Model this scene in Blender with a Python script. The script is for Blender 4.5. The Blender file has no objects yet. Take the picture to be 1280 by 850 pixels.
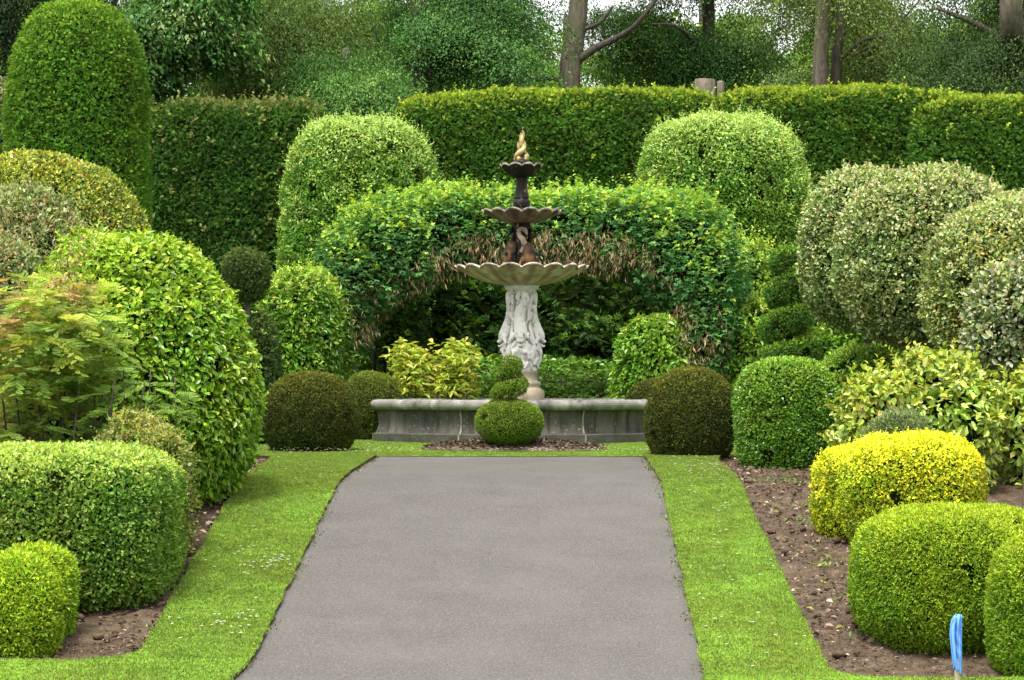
import bpy, math
import numpy as np
from mathutils import Vector

RS = np.random.RandomState(11)
F, EYE, PITCH = 3600.0, 0.83, math.atan(55 / 3600.0)
scene = bpy.context.scene
COL = scene.collection

# ------------------------------------------------------------------ terrain profile and pixel helper
_pts = np.array([(-30, -2.95), (8, -2.85), (13, -2.5), (17, -2.04), (21.9, -1.42), (31.0, -0.25), (33, -0.19), (37.3, -0.12),
                 (40, -0.06), (42, -0.03), (45.6, 0.0), (50, 1.15), (54, 1.4), (60, 1.6), (120, 2.4), (3000, 2.4)], float)
_t = np.arange(-30, 130, 0.05)
_z = np.interp(_t, _pts[:, 0], _pts[:, 1])
_k = np.exp(-0.5 * (np.arange(-20, 21) * 0.05 / 0.33) ** 2); _k /= _k.sum()
_z = np.convolve(np.pad(_z, 20, mode='edge'), _k, mode='valid')
def gz(d):
    return np.interp(d, _t, _z)

def at(px, py, d):
    u, v = (px - 640.0) / F, (425.0 - py) / F
    y = math.cos(PITCH) - v * math.sin(PITCH)
    z = math.sin(PITCH) + v * math.cos(PITCH)
    return np.array([u / y * d, d, EYE + z / y * d])

# ------------------------------------------------------------------ noise
def _hash(ix, iy, iz, seed):
    with np.errstate(over='ignore'):
        n = (ix.astype(np.uint32) * np.uint32(374761393) + iy.astype(np.uint32) * np.uint32(668265263)
             + iz.astype(np.uint32) * np.uint32(2246822519) + np.uint32(seed) * np.uint32(3266489917))
        n = (n ^ (n >> np.uint32(13))) * np.uint32(1274126177)
        n = n ^ (n >> np.uint32(16))
    return n.astype(np.float64) / 4294967295.0

def vnoise(p, seed=0):
    i = np.floor(p).astype(np.int64); f = p - i
    f = f * f * (3 - 2 * f)
    r = 0
    for dx in (0, 1):
        wx = f[:, 0] if dx else 1 - f[:, 0]
        for dy in (0, 1):
            wy = f[:, 1] if dy else 1 - f[:, 1]
            for dz in (0, 1):
                wz = f[:, 2] if dz else 1 - f[:, 2]
                r = r + wx * wy * wz * _hash(i[:, 0] + dx, i[:, 1] + dy, i[:, 2] + dz, seed)
    return r

def fbm(p, octs=3, seed=0):
    r, a, s = 0, 0.5, 0
    for o in range(octs):
        r = r + a * vnoise(p * (2 ** o) + 17.3 * o, seed + o); s += a; a *= 0.5
    return r / s * 2 - 1

def unit(v):
    return v / np.maximum(np.linalg.norm(v, axis=-1, keepdims=True), 1e-9)

# ------------------------------------------------------------------ mesh building
class Chunk:
    """verts, a list of face index arrays (n,3)/(n,4), per-vertex colours, material slot, smooth"""
    def __init__(s, V, faces, col=None, mat=0, smooth=True):
        s.V = np.asarray(V, float); s.faces = [np.asarray(f, int) for f in faces if len(f)]
        s.col = col; s.mat = mat; s.smooth = smooth

def obj(name, chunks, mats, parent=None, origin=None):
    if not isinstance(chunks, (list, tuple)): chunks = [chunks]
    if not isinstance(mats, (list, tuple)): mats = [mats]
    V = np.concatenate([c.V for c in chunks])
    if origin is not None: V = V - np.asarray(origin)
    loops, totals, midx, smooth = [], [], [], []
    off = 0
    for c in chunks:
        for f in c.faces:
            loops.append((f + off).ravel()); totals.append(np.full(len(f), f.shape[1]))
            midx.append(np.full(len(f), c.mat)); smooth.append(np.full(len(f), c.smooth))
        off += len(c.V)
    loops = np.concatenate(loops); totals = np.concatenate(totals)
    me = bpy.data.meshes.new(name)
    me.vertices.add(len(V)); me.vertices.foreach_set('co', V.astype(np.float32).ravel())
    me.loops.add(len(loops)); me.loops.foreach_set('vertex_index', loops.astype(np.int32))
    me.polygons.add(len(totals))
    me.polygons.foreach_set('loop_start', np.concatenate([[0], np.cumsum(totals)[:-1]]).astype(np.int32))
    me.polygons.foreach_set('material_index', np.concatenate(midx).astype(np.int32))
    me.polygons.foreach_set('use_smooth', np.concatenate(smooth).astype(bool))
    if any(c.col is not None for c in chunks):
        C = np.ones((len(V), 4), np.float32); o = 0
        for c in chunks:
            C[o:o + len(c.V), :3] = 0.05 if c.col is None else c.col
            o += len(c.V)
        a = me.attributes.new('col', 'FLOAT_COLOR', 'POINT'); a.data.foreach_set('color', C.ravel())
    for m in mats: me.materials.append(m)
    me.update(calc_edges=True); me.validate()
    o = bpy.data.objects.new(name, me); COL.objects.link(o)
    if origin is not None and parent is None: o.location = Vector(origin)
    if parent is not None: o.parent = parent
    return o

def tag(o, label=None, cat=None, group=None, kind=None):
    if label: o['label'] = label
    if cat: o['category'] = cat
    if group: o['group'] = group
    if kind: o['kind'] = kind
    return o

def empty(name, loc, label, cat, group=None):
    o = bpy.data.objects.new(name, None); COL.objects.link(o); o.location = Vector(loc)
    o.empty_display_size = 0.1
    return tag(o, label, cat, group)

def part(name, chunks, mats, root, label=None):
    """child mesh given in world coordinates"""
    o = obj(name, chunks, mats, root, origin=np.array(root.matrix_world.translation if False else root_loc(root)))
    if label: o['label'] = label
    return o

def root_loc(o):
    v = Vector((0, 0, 0))
    while o is not None:
        v = v + o.location; o = o.parent
    return v

def grid_faces(nu, nv, wrap_u=False):
    i = np.arange(nu if wrap_u else nu - 1)[:, None]; j = np.arange(nv - 1)[None, :]
    i2 = (i + 1) % nu
    return np.stack([i * nv + j, i2 * nv + j, i2 * nv + j + 1, i * nv + j + 1], -1).reshape(-1, 4)

def lathe(prof, n=48, centre=(0, 0, 0), mod=None, mat=0, smooth=True, a0=0.0, col=None):
    """prof: list of (r,z). mod(r,z,ang,i)->(r,z) arrays"""
    prof = np.array(prof, float); k = len(prof)
    ang = a0 + np.arange(n) * 2 * math.pi / n
    R = np.repeat(prof[None, :, 0], n, 0); Z = np.repeat(prof[None, :, 1], n, 0); A = np.repeat(ang[:, None], k, 1)
    if mod is not None: R, Z = mod(R, Z, A, np.repeat(np.arange(k)[None, :], n, 0))
    V = np.stack([R * np.cos(A), R * np.sin(A), Z], -1).reshape(-1, 3) + np.asarray(centre)
    return Chunk(V, [grid_faces(n, k, True)], mat=mat, smooth=smooth, col=col)

def tube(P, R, n=10, mat=0, cap=True, col=None, flat=1.0):
    P = np.asarray(P, float); R = np.broadcast_to(np.asarray(R, float), (len(P),))
    T = unit(np.gradient(P, axis=0))
    ref = np.array([0.0, 0, 1.0]) if abs(T[:, 2]).mean() < 0.8 else np.array([1.0, 0, 0])
    N = unit(np.cross(T, ref)); B = np.cross(T, N)
    a = np.arange(n) * 2 * math.pi / n
    V = P[None] + (np.cos(a)[:, None, None] * N[None] + flat * np.sin(a)[:, None, None] * B[None]) * R[None, :, None]
    k = len(P); V = V.reshape(-1, 3)
    fs = [grid_faces(n, k, True)]
    if cap:
        V = np.concatenate([V, P[:1], P[-1:]])
        i = np.arange(n)
        fs.append(np.stack([(i + 1) % n * k, i * k, np.full(n, n * k)], -1))
        fs.append(np.stack([i * k + k - 1, (i + 1) % n * k + k - 1, np.full(n, n * k + 1)], -1))
    return Chunk(V, fs, mat=mat, col=col)

def spline(P, n=40):
    """Catmull-Rom through control points (any width)"""
    P = np.asarray(P, float)
    Q = np.concatenate([2 * P[:1] - P[1:2], P, 2 * P[-1:] - P[-2:-1]])
    t = np.linspace(0, len(P) - 1 - 1e-6, n); i = t.astype(int); f = (t - i)[:, None]
    a, b, c, d = Q[i], Q[i + 1], Q[i + 2], Q[i + 3]
    return 0.5 * ((2 * b) + (c - a) * f + (2 * a - 5 * b + 4 * c - d) * f ** 2 + (3 * b - a - 3 * c + d) * f ** 3)

def ellipsoid(c, r, n=24, m=14, mat=0, rot=None, bump=0, seed=0, col=None):
    th = np.arange(n) * 2 * math.pi / n; ph = np.linspace(1e-3, math.pi - 1e-3, m)
    V = np.stack([np.cos(th)[:, None] * np.sin(ph)[None], np.sin(th)[:, None] * np.sin(ph)[None],
                  np.repeat(np.cos(ph)[None], n, 0)], -1).reshape(-1, 3)
    if bump: V = V * (1 + bump * fbm(V * 2.2 + seed * 3.1, 3, seed)[:, None])
    V = V * np.asarray(r)
    if rot is not None: V = V @ np.asarray(rot).T
    return Chunk(V + np.asarray(c), [grid_faces(n, m, True)], mat=mat, col=col)

def rotm(ax, a):
    c, s = math.cos(a), math.sin(a)
    if ax == 'x': return np.array([[1, 0, 0], [0, c, -s], [0, s, c]])
    if ax == 'y': return np.array([[c, 0, s], [0, 1, 0], [-s, 0, c]])
    return np.array([[c, -s, 0], [s, c, 0], [0, 0, 1]])

# ------------------------------------------------------------------ materials
def new_mat(name):
    m = bpy.data.materials.new(name); m.use_nodes = True
    nt = m.node_tree; nt.nodes.clear()
    out = nt.nodes.new('ShaderNodeOutputMaterial')
    return m, nt, out

def leaf_mat(name, rough=0.5, spec=0.35, trans=0.3, vary=0.25):
    m, nt, out = new_mat(name)
    N, L = nt.nodes.new, nt.links.new
    at_ = N('ShaderNodeAttribute'); at_.attribute_name = 'col'
    tc = N('ShaderNodeTexCoord'); no = N('ShaderNodeTexNoise'); no.inputs['Scale'].default_value = 9.0; no.inputs['Detail'].default_value = 3
    L(tc.outputs['Object'], no.inputs['Vector'])
    mr = N('ShaderNodeMapRange'); mr.inputs['From Min'].default_value = 0.3; mr.inputs['From Max'].default_value = 0.7
    mr.inputs['To Min'].default_value = 1 - vary; mr.inputs['To Max'].default_value = 1 + vary
    L(no.outputs['Fac'], mr.inputs['Value'])
    mx = N('ShaderNodeVectorMath'); mx.operation = 'SCALE'
    L(at_.outputs['Color'], mx.inputs[0]); L(mr.outputs['Result'], mx.inputs['Scale'])
    p = N('ShaderNodeBsdfPrincipled'); p.inputs['Roughness'].default_value = rough; p.inputs['Specular IOR Level'].default_value = spec
    L(mx.outputs['Vector'], p.inputs['Base Color'])
    tr = N('ShaderNodeBsdfTranslucent')
    tint = N('ShaderNodeVectorMath'); tint.operation = 'MULTIPLY'; tint.inputs[1].default_value = (1.15, 1.1, 0.6)
    L(mx.outputs['Vector'], tint.inputs[0]); L(tint.outputs['Vector'], tr.inputs['Color'])
    ms = N('ShaderNodeMixShader'); ms.inputs[0].default_value = trans
    L(p.outputs[0], ms.inputs[1]); L(tr.outputs[0], ms.inputs[2]); L(ms.outputs[0], out.inputs['Surface'])
    return m

def noise_mat(name, stops, scale=5, detail=6, rough=0.85, bump=0.0, bscale=None, stretch=(1, 1, 1), spec=0.3, metallic=0.0, layers=(), dist=0.0, radial=None):
    """stops: colour ramp on fractal noise. layers: (scale, stretch, lo, hi, colour, amount) overlays"""
    m, nt, out = new_mat(name)
    N, L = nt.nodes.new, nt.links.new
    tc = N('ShaderNodeTexCoord')
    def mapped(st):
        mp = N('ShaderNodeMapping'); mp.inputs['Scale'].default_value = st
        L(tc.outputs['Object'], mp.inputs['Vector']); return mp.outputs['Vector']
    no = N('ShaderNodeTexNoise'); no.inputs['Scale'].default_value = scale; no.inputs['Detail'].default_value = detail
    no.inputs['Distortion'].default_value = dist
    L(mapped(stretch), no.inputs['Vector'])
    cr = N('ShaderNodeValToRGB'); L(no.outputs['Fac'], cr.inputs['Fac'])
    stops = [(q, tuple(x * .8 for x in c)) for q, c in stops]
    e = cr.color_ramp.elements
    while len(e) < len(stops): e.new(0.5)
    for el, (pos, c) in zip(e, stops): el.position = pos; el.color = (*c, 1)
    cur = cr.outputs['Color']
    for (sc_, st, lo, hi, c, amt) in layers:
        n2 = N('ShaderNodeTexNoise'); n2.inputs['Scale'].default_value = sc_; n2.inputs['Detail'].default_value = 5
        L(mapped(st), n2.inputs['Vector'])
        mr = N('ShaderNodeMapRange'); mr.inputs['From Min'].default_value = lo; mr.inputs['From Max'].default_value = hi
        mr.inputs['To Min'].default_value = 0; mr.inputs['To Max'].default_value = amt
        L(n2.outputs['Fac'], mr.inputs['Value'])
        mx = N('ShaderNodeMix'); mx.data_type = 'RGBA'
        L(mr.outputs['Result'], mx.inputs['Factor']); L(cur, mx.inputs['A']); mx.inputs['B'].default_value = (*[x * .8 for x in c], 1)
        cur = mx.outputs['Result']
    if radial:   # rust streaks that run down the flutes of a round bowl
        n_, c_, amt_ = radial
        g = N('ShaderNodeTexGradient'); g.gradient_type = 'RADIAL'; L(tc.outputs['Object'], g.inputs['Vector'])
        mu = N('ShaderNodeMath'); mu.operation = 'MULTIPLY'; mu.inputs[1].default_value = n_ * 2 * math.pi; L(g.outputs['Fac'], mu.inputs[0])
        co = N('ShaderNodeMath'); co.operation = 'COSINE'; L(mu.outputs[0], co.inputs[0])
        nn = N('ShaderNodeTexNoise'); nn.inputs['Scale'].default_value = 4.5; nn.inputs['Detail'].default_value = 4; L(tc.outputs['Object'], nn.inputs['Vector'])
        ad = N('ShaderNodeMath'); ad.operation = 'MULTIPLY_ADD'; ad.inputs[1].default_value = 3.2; L(nn.outputs['Fac'], ad.inputs[0]); L(co.outputs[0], ad.inputs[2])
        mr = N('ShaderNodeMapRange'); mr.inputs['From Min'].default_value = 1.5; mr.inputs['From Max'].default_value = 2.7; mr.inputs['To Max'].default_value = amt_
        L(ad.outputs[0], mr.inputs['Value'])
        mx = N('ShaderNodeMix'); mx.data_type = 'RGBA'; L(mr.outputs['Result'], mx.inputs['Factor']); L(cur, mx.inputs['A']); mx.inputs['B'].default_value = (*c_, 1)
        cur = mx.outputs['Result']
    p = N('ShaderNodeBsdfPrincipled'); p.inputs['Roughness'].default_value = rough; p.inputs['Specular IOR Level'].default_value = spec
    p.inputs['Metallic'].default_value = metallic
    L(cur, p.inputs['Base Color']); L(p.outputs[0], out.inputs['Surface'])
    if bump:
        nb = N('ShaderNodeTexNoise'); nb.inputs['Scale'].default_value = bscale or scale * 3; nb.inputs['Detail'].default_value = 6
        L(mapped(stretch), nb.inputs['Vector'])
        b = N('ShaderNodeBump'); b.inputs['Strength'].default_value = bump; b.inputs['Distance'].default_value = 0.02
        L(nb.outputs['Fac'], b.inputs['Height']); L(b.outputs[0], p.inputs['Normal'])
    return m

M_LEAF = leaf_mat('leaf_matte', 0.55, 0.25, 0.38, .18)
M_GLOSS = leaf_mat('leaf_glossy', 0.38, 0.4, 0.32, .18)
M_YEW = leaf_mat('yew_needles', 0.6, 0.2, 0.36, .2)
M_TREE = leaf_mat('tree_leaf', 0.65, 0.12, 0.34)
M_GRASS = leaf_mat('grass_blade', 0.6, 0.2, 0.35)
M_CHIP = leaf_mat('dry_litter', 0.8, 0.1, 0.0)
M_SHADED_TWIG = noise_mat('shaded_twigs', [(0.3, (.010, .016, .004)), (0.7, (.026, .036, .008))], 12, rough=1.0, spec=0.0)  # solid shrub core: twigs, darkened to stand for the shade inside
M_BARK = noise_mat('bark', [(0.3, (.035, .028, .02)), (0.7, (.11, .09, .066))], 6, stretch=(3, 3, 0.5), bump=0.8, rough=0.9)
M_BARKLIGHT = noise_mat('pale_bark', [(0.3, (.085, .068, .05)), (0.7, (.20, .165, .125))], 4, stretch=(3, 3, 0.7), bump=0.7, rough=0.9,
                        layers=[(1.2, (1, 1, .4), .45, .65, (.07, .075, .03), .7), (7, (1, 1, .8), .55, .7, (.05, .04, .03), .6)])

# ------------------------------------------------------------------ leaf templates (x = side, y = along, z = normal)
def T_diamond():
    return (np.array([[0, 0, 0], [.5, .45, .06], [0, 1, -.08], [-.5, .45, .06]]), [np.array([[0, 1, 2], [0, 2, 3]])])
def T_leaf():
    return (np.array([[0, 0, 0], [.36, .22, .10], [.46, .58, .10], [0, 1, -.12], [-.46, .58, .10], [-.36, .22, .10]]),
            [np.array([[0, 1, 2, 3], [0, 3, 4, 5]])])
def _multi(specs):
    V, Fq = [], []
    for (ox, oy, oz, ang, L, w) in specs:
        b = np.array([[0, 0, 0], [.5 * w, .45 * L, .05 * L], [0, L, -.08 * L], [-.5 * w, .45 * L, .05 * L]])
        R = rotm('z', ang); o = len(V) * 4
        V.append(b @ R.T + np.array([ox, oy, oz])); Fq += [[o, o + 1, o + 2], [o, o + 2, o + 3]]
    return np.concatenate(V), [np.array(Fq)]
def T_spray():      # a flat yew / cypress spray
    return _multi([(0, 0, 0, 0, 1, .2), (0, .15, 0, .75, .55, .17), (0, .2, 0, -.75, .55, .17), (0, .45, 0, .65, .42, .15), (0, .48, 0, -.65, .42, .15)])
def T_tri():        # three leaflets
    return _multi([(0, .25, 0, 0, .75, .42), (0, .25, -.02, 1.05, .62, .38), (0, .25, -.02, -1.05, .62, .38)])
def T_pinnate():
    s = [(0, .85, 0, 0, .3, .16)]
    for k in range(5):
        y = .1 + k * .17; L = .42 - .05 * k
        s += [(0, y, 0, .95, L, .15), (0, y + .04, 0, -.95, L, .15)]
    return _multi(s)
def T_tuft():       # shoot tip with five leaves
    return _multi([(0, 0, 0, 0, 1, .34), (0, 0, .1, .8, .85, .34), (0, 0, .1, -.8, .85, .34), (0, -.05, .15, 1.7, .7, .32), (0, -.05, .15, -1.7, .7, .32)])
TEMPL = dict(diamond=T_diamond(), leaf=T_leaf(), spray=T_spray(), tri=T_tri(), pinnate=T_pinnate(), tuft=T_tuft())

def leaves(P, Tdir, Nref, L, w, col, tmpl='diamond', mat=0, smooth=False):
    """one template per point. L (n,), w = side scale relative to L"""
    tv, tf = TEMPL[tmpl]
    n = len(P)
    t = unit(Tdir); s = unit(np.cross(t, Nref)); m = np.cross(s, t)
    L = np.broadcast_to(np.asarray(L, float), (n,))
    V = (P[:, None, :] + L[:, None, None] * (tv[None, :, 0:1] * w * s[:, None] + tv[None, :, 1:2] * t[:, None] + tv[None, :, 2:3] * m[:, None]))
    k = len(tv)
    fs = [(f[None] + (np.arange(n) * k)[:, None, None]).reshape(-1, f.shape[1]) for f in tf]
    return Chunk(V.reshape(-1, 3), fs, col=np.repeat(col, k, 0), mat=mat, smooth=smooth)

def pick_cols(n, cols, jitter=0.18, clump=None, extra=None):
    """cols: list of (weight,(r,g,b)); clump in [-1,1] shifts brightness"""
    w = np.array([c[0] for c in cols], float); w /= w.sum()
    idx = RS.choice(len(cols), n, p=w)
    C = np.array([c[1] for c in cols], float)[idx]
    b = 1 + jitter * RS.randn(n)
    if clump is not None: b = b * (1 + 0.22 * clump)
    C = C * np.clip(b, .45, 1.8)[:, None]
    C[:, 0] *= np.clip(1 + .10 * RS.randn(n), .6, 1.5)
    return np.clip(C, 0.002, .9)

# ------------------------------------------------------------------ clipped shrubs
class Lobe:
    def __init__(s, c, r, p=2.0, q=2.0, zb=None, rot=None):
        """c centre, r=(rx,ry,rz top), zb bottom radius, p horizontal exponent, q vertical exponent"""
        s.c = np.asarray(c, float); s.r = np.asarray(r, float); s.p = p; s.q = q; s.zb = r[2] if zb is None else zb
        s.rot = None if rot is None else np.asarray(rot)
    def local(s, P):
        d = P - s.c
        return d if s.rot is None else d @ s.rot
    def g(s, P):
        d = self_scale(s, s.local(P))
        h = (np.abs(d[:, 0]) ** s.p + np.abs(d[:, 1]) ** s.p) ** (s.q / s.p)
        return (h + np.abs(d[:, 2]) ** s.q) ** (1 / s.q)
    def mesh(s, nu=72, nv=44, amp=0.05, freq=2.0, seed=0, amp2=0.02, freq2=7.0):
        th = np.arange(nu) * 2 * math.pi / nu; ph = np.linspace(2e-3, math.pi - 2e-3, nv)
        d = np.stack([np.cos(th)[:, None] * np.sin(ph)[None], np.sin(th)[:, None] * np.sin(ph)[None],
                      np.repeat(np.cos(ph)[None], nu, 0)], -1).reshape(-1, 3)
        h = (np.abs(d[:, 0]) ** s.p + np.abs(d[:, 1]) ** s.p) ** (s.q / s.p)
        d = d / ((h + np.abs(d[:, 2]) ** s.q) ** (1 / s.q))[:, None]
        rz = np.where(d[:, 2] > 0, s.r[2], s.zb)
        V = np.stack([d[:, 0] * s.r[0], d[:, 1] * s.r[1], d[:, 2] * rz], -1)
        if s.rot is not None: V = V @ s.rot.T
        V = V + s.c
        q = grid_faces(nu, nv, True)
        Nn = vnormals(V, q)
        V = V + Nn * (amp * fbm(V * freq, 3, seed) + amp2 * fbm(V * freq2, 2, seed + 50))[:, None]
        return V, q, vnormals(V, q)

def self_scale(s, d):
    return np.stack([d[:, 0] / s.r[0], d[:, 1] / s.r[1], np.where(d[:, 2] > 0, d[:, 2] / s.r[2], d[:, 2] / s.zb)], -1)

def vnormals(V, q):
    fn = np.cross(V[q[:, 2]] - V[q[:, 0]], V[q[:, 3]] - V[q[:, 1]])
    N = np.zeros_like(V)
    for k in range(4): np.add.at(N, q[:, k], fn)
    return unit(-N) if False else unit(N) * orient(V, N)

def orient(V, N):
    return np.sign(np.sum((V - V.mean(0)) * N)) or 1.0

def pxlobe(x0, y0, x1, y1, d, p=2.2, q=2.4, dr=1.0, top=0.5, ground=False, rot=None):
    """a lobe whose outline fills the pixel box at depth d; y1 replaced by the ground there when ground"""
    c = at((x0 + x1) / 2, (y0 + y1) / 2, d)
    zt = at(0, y0, d)[2]; zb = at(0, y1, d)[2]
    if ground: zb = float(gz(d)) - 0.05
    rx = (x1 - x0) / 2 / F * d
    zc = zt - (zt - zb) * top
    if ground: zb = zc - (zc - zb) * 1.22
    return Lobe((c[0], d, zc), (rx, rx * dr, zt - zc), p, q, zb=zc - zb, rot=rot)

def shrub_chunks(lobes, leaf=.03, w=.5, tmpl='diamond', cover=2.2, cols=None, amp=.05, freq=2.0, amp2=.02, freq2=7.0, shell=.06, out=.02,
                 outw=.55, upw=-.05, rnd=.75, flatn=.35, tipcols=None, tipw=1.0, tipmin=.2, inset=None, seed=0, jitter=.18, back=.4, afill=.45,
                 shoots=0, shoot_len=.12, mat=0, core_mat=1, lvar=.28, grow=1.0, gap=0.17, gapf=5.0, zmin=None):
    """core (twigs, with inner shade in its colour) + leaf shell"""
    ch = []; Pa, Na = [], []
    for li, l in enumerate(lobes):
        V, q, Nn = l.mesh(amp=amp, freq=freq, seed=seed + li * 7, amp2=amp2, freq2=freq2)
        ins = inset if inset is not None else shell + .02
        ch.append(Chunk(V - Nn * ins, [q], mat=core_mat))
        tri = np.concatenate([q[:, [0, 1, 2]], q[:, [0, 2, 3]]])
        e = np.cross(V[tri[:, 1]] - V[tri[:, 0]], V[tri[:, 2]] - V[tri[:, 0]])
        ar = np.linalg.norm(e, axis=1) / 2
        wt = ar * np.where(Nn[tri].mean(1)[:, 1] < .35, 1, back)
        n = int(min(wt.sum() * cover / (leaf * leaf * w * afill), 260000))
        k = RS.choice(len(tri), n, p=wt / wt.sum())
        a = RS.rand(n); b = RS.rand(n); sw = a + b > 1; a[sw] = 1 - a[sw]; b[sw] = 1 - b[sw]
        c = 1 - a - b
        P = V[tri[k, 0]] * a[:, None] + V[tri[k, 1]] * b[:, None] + V[tri[k, 2]] * c[:, None]
        Nq = unit(Nn[tri[k, 0]] * a[:, None] + Nn[tri[k, 1]] * b[:, None] + Nn[tri[k, 2]] * c[:, None])
        keep = np.ones(n, bool)
        for lj, l2 in enumerate(lobes):
            if lj != li: keep &= l2.g(P) > 0.97
        keep &= P[:, 2] > gz(P[:, 1]) - .02
        if zmin is not None: keep &= P[:, 2] > zmin
        if gap: keep &= (vnoise(P * gapf, seed + 77) > gap) | (RS.rand(n) < .15)
        Pa.append(P[keep]); Na.append(Nq[keep])
    P = np.concatenate(Pa); N = np.concatenate(Na); n = len(P)
    clump = fbm(P * freq2 * .6, 2, seed + 31)
    dep = RS.rand(n) ** 1.5
    P = P + N * (out * RS.rand(n) - shell * dep)[:, None]
    up = np.array([0, 0, 1.0])
    T = unit(N * outw + up * upw + rnd * RS.randn(n, 3))
    ref = unit(N * (1 - flatn) + up * flatn + .24 * RS.randn(n, 3))
    C = pick_cols(n, cols, jitter * .75, clump)
    pat = fbm(P * 1.4 + seed, 2, seed + 41)
    C = C * (1 + .16 * pat)[:, None]; C[:, 0] *= 1 + .22 * fbm(P * 2.1 + seed, 2, seed + 43)
    if tipcols is not None:  # upward leaves take paler colours: new growth plus top light put into colour
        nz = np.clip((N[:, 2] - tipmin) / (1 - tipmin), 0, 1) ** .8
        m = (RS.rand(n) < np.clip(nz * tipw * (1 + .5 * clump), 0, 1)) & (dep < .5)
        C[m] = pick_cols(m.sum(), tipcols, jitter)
    L = leaf * np.clip(1 + lvar * RS.randn(n), .5, 1.7)
    ch.append(leaves(P, T, ref, L, w, C, tmpl, mat))
    if shoots:   # young shoots that escape the clipped outline
        pr = np.clip(N[:, 2] + .25, .02, 1); i = RS.choice(n, shoots, p=pr / pr.sum())
        Q, D = P[i], unit(N[i] * .7 + up * .7 + .35 * RS.randn(shoots, 3))
        sl = shoot_len * (.35 + RS.rand(shoots))
        m = 6
        u = np.tile((np.arange(m) + .6) / m, shoots); Qr = np.repeat(Q, m, 0) + np.repeat(D * sl[:, None], m, 0) * u[:, None]
        az = RS.rand(len(Qr)) * 6.28
        Dr = np.repeat(D, m, 0)
        T2 = unit(Dr * .7 + .8 * unit(np.cross(Dr, RS.randn(len(Qr), 3))))
        ch.append(leaves(Qr, T2, Dr + .2 * RS.randn(len(Qr), 3), leaf * (1.1 - .45 * u), w, pick_cols(len(Qr), tipcols or cols, jitter),
                         tmpl if tmpl in ('leaf', 'diamond', 'tri') else 'diamond', mat))
    return ch

def shrub(name, label, cat, lobes, group=None, leafmat=None, stem=None, **kw):
    leafmat = leafmat or M_LEAF
    l0 = lobes[0]
    base = (l0.c[0], l0.c[1], float(gz(l0.c[1])))
    ch = shrub_chunks(lobes, **kw)
    if stem is None:
        return tag(obj(name, ch, [leafmat, M_SHADED_TWIG], origin=base), label, cat, group)
    root = empty(name, base, label, cat, group)
    part('crown' if 'tree' in name or 'standard' in name else 'foliage', ch, [leafmat, M_SHADED_TWIG], root)
    for (pts, r0, r1, nm, mt) in stem:
        S = spline(pts, 14)
        part(nm, tube(S, np.linspace(r0, r1, 14), 9), mt, root)
    return root

# palettes (linear base colours)
def G(r, g, b):
    return (min(r * 1.5, g * .93), g * 1.22, b * 1.35) if g > r * 1.12 else (r * .88, g * .88, b * .88)
YEW = [(4, G(.032, .100, .010)), (3, G(.052, .152, .013)), (1.3, G(.092, .215, .018))]
YEW_LIT_TIP = [(2, G(.14, .29, .022)), (1, G(.20, .34, .03))]

# ================================================================== GROUND
def strip(d0, d1, step, fl, fr, nx=8, top=.0, base=None, jit=0.0, seed=0):
    ds = np.arange(d0, d1 + 1e-6, step)
    xl = np.array([fl(d) for d in ds]); xr = np.array([fr(d) for d in ds])
    if jit:
        q = np.stack([ds * 5, ds * 0 + seed, ds * 0], -1)
        xl = xl + jit * fbm(q, 3, seed); xr = xr + jit * fbm(q + 40, 3, seed)
    u = np.linspace(0, 1, nx)
    X = xl[:, None] * (1 - u) + xr[:, None] * u; D = np.repeat(ds[:, None], nx, 1)
    P = np.stack([X, D, gz(D) + top], -1)
    P[..., 2] += .008 * fbm(P.reshape(-1, 3) * 2.3, 2, 5).reshape(X.shape)
    return P, ds, xl, xr

PL = lambda d: -2.03 + (d - 21.9) * .0175 - (.06 * max(0, 23.0 - d) ** 1.6 if d < 23 else 0)
PR = lambda d: 1.46 + (d - 21.9) * .0165
XLb, XRb = -2.92, 2.42
def XL(d):
    if d < 22.8:
        t = min(1, max(0, (22.8 - d) / .4)); return XLb - .4 * (1 - math.sqrt(max(0, 1 - t * t)))
    return XLb - .012 * max(0, d - 31) - .02 * max(0, d - 35) ** 2
def XR(d):
    if d < 22.15:
        t = min(1, max(0, (22.15 - d) / .35)); return XRb + .35 * (1 - math.sqrt(max(0, 1 - t * t)))
    return XRb + .012 * max(0, d - 29) + .03 * max(0, d - 34.5) ** 2

M_SOIL = noise_mat('bed_soil', [(0.25, (.032, .023, .014)), (0.5, (.080, .058, .036)), (0.8, (.148, .110, .071))], 9, rough=.95, bump=.9, bscale=30, spec=.1,
                   layers=[(60, (1, 1, 1), .56, .7, (.24, .17, .12), .7), (2.2, (1, 1, 1), .5, .7, (.06, .035, .022), .6)])
M_TURF = noise_mat('turf', [(0.3, (.11, .225, .014)), (0.7, (.16, .31, .026))], 7, rough=.9, bump=.5, bscale=60, spec=.1,
                   layers=[(1.1, (1, 1, 1), .5, .75, (.22, .31, .03), .5)])
M_EDGE = noise_mat('turf_edge_soil', [(0.3, (.03, .022, .014)), (0.7, (.09, .065, .04))], 14, rough=.95, bump=.8)
M_ASPH = noise_mat('asphalt', [(0.3, (.088, .0805, .070)), (0.5, (.098, .090, .0785)), (0.7, (.109, .1005, .088))], 1.6, detail=10, rough=.9, bump=.35, bscale=140, spec=.15,
                   layers=[(55, (1, 1, 1), .50, .66, (.20, .192, .18), .65), (75, (1, 1, 1), .52, .66, (.026, .025, .023), .7), (1.2, (1, .3, 1), .5, .8, (.14, .13, .115), .30),
                           (2.6, (1, .2, 1), .56, .75, (.070, .064, .057), .28), (14, (1, 1, 1), .68, .74, (.05, .045, .04), .5)])

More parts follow.
